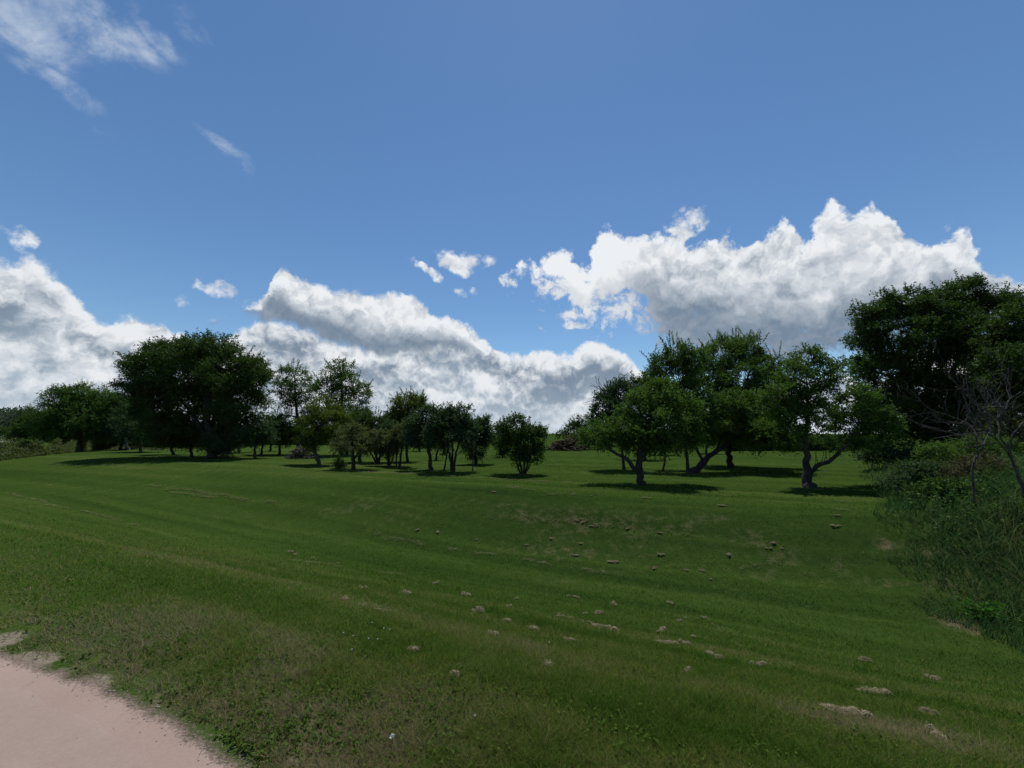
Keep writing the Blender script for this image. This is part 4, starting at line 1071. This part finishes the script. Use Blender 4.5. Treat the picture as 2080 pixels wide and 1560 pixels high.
for px, py, sc, vi, lab in BIG:
    p = ground(px, py); o = bpy.data.objects.new('clipping_clump', CL[vi % 7]); C.objects.link(o)
    o.location = (p.x, p.y, p.z + 0.022); o.rotation_euler = (0, 0, -0.38 + rng.uniform(-0.3, 0.3)); sc *= 0.88; o.scale = (sc * rng.uniform(0.75, 1.1), sc * 1.0, sc * 1.05); o.location.z -= 0.004
    tag(o, lab, 'grass clump', 'dried clumps of clippings on the lawn')
SMALL = [(825, 1205), (700, 1218), (1048, 1217), (1135, 1253), (1190, 1248), (1030, 1262), (1215, 1246), (1035, 1233), (968, 1097), (1105, 1143), (1070, 1108), (1120, 1095), (890, 1082), (848, 1077), (1180, 1105), (1330, 1155),
         (1395, 1160), (1445, 1178), (1427, 1161), (1480, 1128), (1560, 1115), (1587, 1115), (1155, 1212), (1170, 1214), (1217, 1247), (1345, 1283), (1247, 1228), (1362, 1226), (1430, 1256), (1355, 1308), (1410, 1295), (1445, 1330), (1460, 1338), (1395, 1365),
         (1540, 1352), (1690, 1068), (1699, 1070), (1340, 1083), (1170, 1058), (1185, 1062), (1205, 1070), (1275, 1075), (1210, 1066), (940, 984), (1050, 990), (1003, 1000), (1465, 1028), (1320, 1013), (1165, 1005), (1200, 1008), (885, 1186), (600, 1127), (635, 1135), (590, 1122), (685, 1145),
         (1700, 1048), (1570, 1104), (1380, 1262), (925, 1375), (1155, 1302), (1885, 1450), (1910, 1500), (1730, 1445), (1310, 1012), (738, 1196), (1000, 1290)]
for i, (px, py) in enumerate(SMALL):
    p = ground(px, py); d = (p - Vector((0, 0, 0))).length; o = bpy.data.objects.new('clipping_clump', CL[int(rng.integers(0, 7))]); C.objects.link(o)
    sc = rng.uniform(0.55, 1.05) * (1 + 0.02 * d)
    o.location = (p.x, p.y, p.z + 0.020); o.rotation_euler = (0, 0, -0.38 + rng.normal() * 0.8); sc *= 0.88; o.scale = (sc * rng.uniform(0.75, 1.1), sc * 1.0, sc * 1.05); o.location.z -= 0.004
    zone = ('on the green before the orchard trees' if py < 1040 else 'on the brown right slope' if py < 1180 and px > 1250 else 'on the middle slope' if py < 1180 and px > 740
            else 'in the left cluster' if py < 1180 else 'right of the largest lump' if px > 1260 else 'near the largest lump')
    tag(o, 'small pale tuft of clippings ' + zone, 'grass clump', 'small tufts of dried clippings ' + zone)
# rows of loose clippings left by the mower
ROWS = [([(560, 952), (640, 955), (720, 958), (800, 961), (880, 966), (960, 971), (1050, 976), (1150, 980), (1250, 985)], 1.0), ([(905, 965), (1000, 972), (1180, 981)], 0.7), ([(1030, 990), (1110, 1003), (1220, 1006)], 0.6),
        ([(1420, 1006), (1540, 1010)], 0.8), ([(1680, 1019), (1730, 1021)], 1.0), ([(1690, 1034), (1725, 1038)], 0.8),
        ([(305, 985), (340, 995), (372, 993), (420, 1002), (560, 1025)], 0.7), ([(350, 1000), (440, 1012)], 0.6), ([(10, 1000), (120, 1030), (200, 1045), (280, 1070)], 0.35),
        ([(640, 1062), (700, 1076), (770, 1088), (860, 1108), (930, 1120), (1010, 1130), (1090, 1143), (1160, 1152), (1240, 1168)], 0.9),
        ([(1000, 1050), (1100, 1055), (1200, 1062), (1300, 1078), (1420, 1094)], 0.55), ([(590, 1140), (680, 1150), (730, 1160), (850, 1175)], 0.6), ([(740, 1230), (800, 1250), (860, 1265)], 0.9),
        ([(1190, 1212), (1270, 1230)], 0.6), ([(1130, 1250), (1235, 1280)], 0.7), ([(980, 1255), (1010, 1270)], 0.6), ([(1020, 1302), (1060, 1325)], 0.8), ([(1150, 1296), (1190, 1308)], 0.8), ([(1020, 1335), (1080, 1352), (1180, 1380)], 0.5),
        ([(1455, 1275), (1490, 1288)], 0.8), ([(1530, 1298), (1595, 1304)], 0.9), ([(1700, 1390), (1800, 1415)], 0.8), ([(1870, 1372), (1920, 1390)], 0.8), ([(1685, 1440), (1820, 1478)], 0.9), ([(1930, 1462), (2000, 1480)], 0.6),
        ([(1350, 1150), (1420, 1152)], 0.3), ([(1480, 1155), (1600, 1140)], 0.5), ([(1580, 1420), (1640, 1440)], 0.5), ([(1560, 1285), (1680, 1300)], 0.4), ([(1370, 1255), (1440, 1262)], 0.4), ([(1950, 1375), (2040, 1400)], 0.5), ([(880, 1400), (960, 1370)], 0.2)]
V, F, T, base_i = [], [], [], 0
for pts_, dens in ROWS:
    g0 = [ground(*q) for q in pts_]
    for a, b in zip(g0[:-1], g0[1:]):
        L = (b - a).length; d = ((a + b) / 2).length
        n = int(min(L * 140, 1500) * dens)
        if n < 4: continue
        t = rng.uniform(0, 1, n); gate = fbm(t * L * 1.6 + a.x, t * 0 + a.y, 301, 3) > 0.50; t = t[gate]; n = len(t)
        if n < 3: continue
        px_ = a.x + (b.x - a.x) * t + rng.normal(size=n) * 0.05 + 0.12 * (fbm(t * L * 0.9, t * 0, 311, 3) - 0.5); py_ = a.y + (b.y - a.y) * t + rng.normal(size=n) * 0.05 + 0.35 * (fbm(t * L * 0.9, t * 0 + 7.3, 313, 3) - 0.5)
        v, f, tn = strands(n, (0, 0), 0.012, 0.08, max(0.0035, 0.00050 * d), 0.25)
        v = v.reshape(n, 8, 3) + np.stack([px_, py_, height(px_, py_) + 0.032 + rng.uniform(0, 0.012, n)], 1)[:, None, :]
        V.append(v.reshape(-1, 3)); F.append(f + base_i); T.append(tn * 0.55); base_i += n * 8
me = mesh_from('grass_clippings', np.concatenate(V), np.concatenate(F), 4); attr(me, 'tone', np.concatenate(T))
tag(link('grass_clippings', me, STRAW), 'loose rows of dried clippings left across the lawn', 'clippings', kind='stuff')

# ------------------------------------------------------------------ tall grass of the rough ground on the right
def tall(name, x, y, hm, label, tone_m, w0=0.006, tone_s=0.2):
    n = len(x); d = np.hypot(x, y)
    h = hm * rng.uniform(0.45, 1.15, n); w = np.maximum(w0, 0.0011 * d) * rng.uniform(0.7, 1.4, n)
    tone = tone_m + rng.normal(size=n) * tone_s
    ld = rng.uniform(0, 6.28, n) * 0.6 + 2.6 * (fbm(x * 0.8, y * 0.8, 401, 2)) * 2
    o = blades(name, x, y, h, w, ld, rng.uniform(0.15, 1.1, n), tone, TALL, seg=4, curl=rng.uniform(0.1, 0.9, n) if False else 0.35)
    return tag(o, label, 'grass', kind='stuff')
n = 150000
a = rng.uniform(0.15, 1.08, n); r = 1.0 / rng.uniform(1 / 30.0, 1 / 3.0, n); x, y = r * np.sin(a), r * np.cos(a)
q = rough_right(x, y); tuftn = fbm(x * 1.4, y * 1.4, 411, 3)
kp = (q + (tuftn - 0.5) * 1.6 > 0.1) & (q < 14)
x, y, q, tuftn = x[kp], y[kp], q[kp], tuftn[kp]
hm = (0.18 + 0.50 * ss(q, 0.0, 1.4)) * (0.6 + 0.8 * tuftn)
tall('tall_grass', x, y, hm, 'long arching unmown grass and weeds covering the rough ground on the right', 0.42 + (fbm(x * 0.5, y * 0.5, 421, 3) - 0.5) * 0.9 + 0.15 * (fbm(x * 0.9, y * 0.9, 431, 2) > 0.6))
# broad leaves of weeds within it
n = 60000
a = rng.uniform(0.3, 1.08, n); r = 1.0 / rng.uniform(1 / 26.0, 1 / 3.5, n); x, y = r * np.sin(a), r * np.cos(a)
q = rough_right(x, y); kp = (q > 0.6) & (q < 12) & (fbm(x * 1.1, y * 1.1, 441, 3) > 0.5); x, y, r = x[kp], y[kp], r[kp]; n = len(x)
P = np.stack([x, y, height(x, y) + rng.uniform(0.1, 0.65, n) * (0.5 + fbm(x, y, 451, 2))], 1); a = rng.uniform(0, 6.28, n)
o = link('rough_weeds', leaf_mesh('rough_weeds', P, np.stack([np.cos(a), np.sin(a), rng.uniform(-0.4, 0.5, n)], 1), 0.07), LEAF['mid'])
tag(o, 'leafy weeds mixed into the long grass on the right', 'weeds', kind='stuff')
# bright leafy plant at the edge of the long grass
p = ground(1995, 1258); n = 170; a = rng.uniform(0, 6.28, n); rr_ = rng.uniform(0, 0.22, n)
P = np.stack([rr_ * np.cos(a) * 1.5, rr_ * np.sin(a), 0.06 + rng.uniform(0, 0.2, n)], 1)
plant = thing('leafy_plant', p, 'bright green leafy plant at the edge of the long grass on the right', 'plant')
link('foliage', leaf_mesh('foliage', P, np.stack([np.cos(a), np.sin(a), rng.uniform(-0.2, 0.5, n)], 1), 0.07, 0.7), leaf_mat('leaf_bright', (0.03, 0.09, 0.015), (0.07, 0.17, 0.03), 0.4, 0.8, 0.03), plant)
tb = Tubes()
for i in range(9):
    aa = i * 0.7; tb.add(bend((0, 0, -0.02), (0.2 * math.cos(aa), 0.14 * math.sin(aa), 0.2), 5, 0.04), np.linspace(0.005, 0.002, 5), 4)
link('stems', tb.mesh('stems'), LEAF['mid'], plant)

# ------------------------------------------------------------------ weedy bank at the far left
n = 60000
t = rng.uniform(0, 1, n); LX = np.array([ground(px, py).to_tuple() for px, py in [(-160, 948), (-80, 943), (0, 936), (60, 928), (120, 921), (180, 916.5), (235, 914.5), (330, 914)]])
tt = t * (len(LX) - 1); bx = np.interp(tt, range(len(LX)), LX[:, 0]); by = np.interp(tt, range(len(LX)), LX[:, 1])
back = rng.uniform(0, 1, n) ** 1.3 * 9; x = bx - back * 0.62; y = by + back * 0.78
hm = (0.2 + 2.6 * fbm(x * 0.6, y * 0.6, 501, 3) ** 1.6) * ss(back, -0.3, 2.5) * ss(t, 1.0, 0.75)
P = np.stack([x, y, height(x, y) + hm * rng.uniform(0.1, 1.0, n)], 1)
o = link('bank_weeds', leaf_mesh('bank_weeds', P, rng.normal(size=(n, 3)) + np.array([0, 0, 0.6]), 0.16, 0.5), LEAF['olive'])
tag(o, 'thick rank weeds on the bank along the far left edge of the lawn', 'weeds', kind='stuff')
tree('bush', 'dark little bush standing in the weedy bank at the far left', 'bush', 58, Y=33, lobes=[(58, 906, 11, 8), (60, 900, 7, 6)], leaf='dark', size=0.12, cover=5, trunk_name='stems', crown_name='foliage')

# ------------------------------------------------------------------ far left distance
L = []
for i in range(34):
    px = -260 + i * 13 + rng.uniform(-5, 5); Yf = 230 + rng.uniform(-25, 25); c = at(px, 862 + rng.uniform(-8, 10), Yf); L.append((np.array(c), np.array([6.5, 5, 5.5]) * rng.uniform(0.7, 1.2)))
P, D = foliage(L, 1.0, 3.2, clump=0.4, nclump=14)
o = link('far_wood', leaf_mesh('far_wood', P, D, 1.0), LEAF['far']); tag(o, 'pale green wood on the slope in the far distance at the left edge', 'wood', kind='stuff')
L = []
for i in range(40):
    px = -300 + i * 14; Yf = 420; c = at(px, 846 + rng.uniform(-3, 3) - 2 * math.sin(i * 0.4), Yf); L.append((np.array(c), np.array([10, 6, 5.0]) * rng.uniform(0.8, 1.2)))
P, D = foliage(L, 1.8, 3.6, clump=0.5, nclump=10)
o = link('far_ridge_wood', leaf_mesh('far_ridge_wood', P, D, 1.8), LEAF['blue']); tag(o, 'dark line of woods on the ridge at the far left', 'wood', kind='stuff')
# the ridge the woods stand on
xs_ = np.linspace(-900, -20, 60); ys_ = np.linspace(150, 700, 30); X, Yg = np.meshgrid(xs_, ys_)
azp = np.arctan2(X, Yg); rise = ss(Yg + np.abs(X) * 0.0, 230, 420) * ss(-X - Yg * 0.55, 0, 160)
Z = height(X.ravel(), Yg.ravel()).reshape(X.shape) - 0.6 + rise * 20
ny, nx = X.shape
me = mesh_from('far_hill', np.stack([X.ravel(), Yg.ravel(), Z.ravel()], 1), (np.stack([np.arange(ny - 1)[:, None] * nx + np.arange(nx - 1)[None, :] + o_ for o_ in (0, 1, nx + 1, nx)], -1)).ravel(), 4, True)
m = M('hill_grass'); tag(link('hill', me, m.end(m.bsdf(m.ramp(m.noise(0.05, 5), [(0.3, (0.05, 0.08, 0.03)), (0.7, (0.09, 0.12, 0.05))]), 0.95, 0.1))), kind='structure')
# pale gravel road in the distance on the left
m = M('far_road'); FR = m.end(m.bsdf(m.ramp(m.noise(0.4, 3), [(0.3, (0.42, 0.40, 0.36)), (0.7, (0.58, 0.56, 0.52))]), 0.9, 0.2))
rp = []
for px in (-400, -250, -120, -40, 30):
    for dy in (0.0, 34.0):
        p = at(px, 880, 120 + dy); rp.append((p.x, p.y, hz(p.x, p.y) + 0.9))
rp = np.array(rp)
me = mesh_from('far_road', rp, np.array([[2 * i, 2 * i + 2, 2 * i + 3, 2 * i + 1] for i in range(4)]).ravel(), 4)
tag(link('gravel_road', me, FR), kind='structure')

# ------------------------------------------------------------------ tiny flowers and litter
m = M('petal'); PETAL = m.end(m.bsdf(m.ramp(m.noise(300, 2), [(0.3, (0.60, 0.60, 0.56)), (0.7, (0.82, 0.82, 0.80))]), 0.6, 0.2))
m = M('flower_stem'); STEM = m.end(m.bsdf(m.ramp(m.noise(80, 2), [(0.3, (0.03, 0.07, 0.015)), (0.7, (0.05, 0.10, 0.02))]), 0.7, 0.2))
def flower_meshes(r, hh, n=26):
    u = unit(rng.normal(size=(n, 3))); u[:, 2] = np.abs(u[:, 2]) * 0.8 + 0.1
    P = np.array([0, 0, hh]) + u * r * 0.3
    pm = leaf_mesh('petals', P, u, r, 0.8); pm.materials.append(PETAL)
    t = Tubes(); t.add(np.array([[0, 0, -0.01], [0.002, 0, hh * 0.5], [0, 0, hh]]), [0.0015, 0.0013, 0.001], 5)
    sm = t.mesh('stem'); sm.materials.append(STEM); return pm, sm
FM = flower_meshes(0.006, 0.045)
for px, py in [(698, 1297), (718, 1303), (749, 1309), (780, 1287), (792, 1289), (756, 1275), (1116, 1315), (965, 1471), (767, 1310), (715, 1332), (815, 1068)]:
    p = ground(px, py)
    o = thing('clover_flower', p, 'tiny white clover flower standing in the mown lawn', 'flower', 'tiny white clover flowers in the lawn')
    for nm, mm in (('petals', FM[0]), ('stem', FM[1])):
        c = bpy.data.objects.new(nm, mm); C.objects.link(c); c.parent = o
p = ground(796, 1519); pm, sm = flower_meshes(0.011, 0.05, 40)
o = thing('white_flower', p, 'small bright white flower head close to the bottom edge near the path', 'flower')
for nm, mm in (('petals', pm), ('stem', sm)):
    c = bpy.data.objects.new(nm, mm); C.objects.link(c); c.parent = o
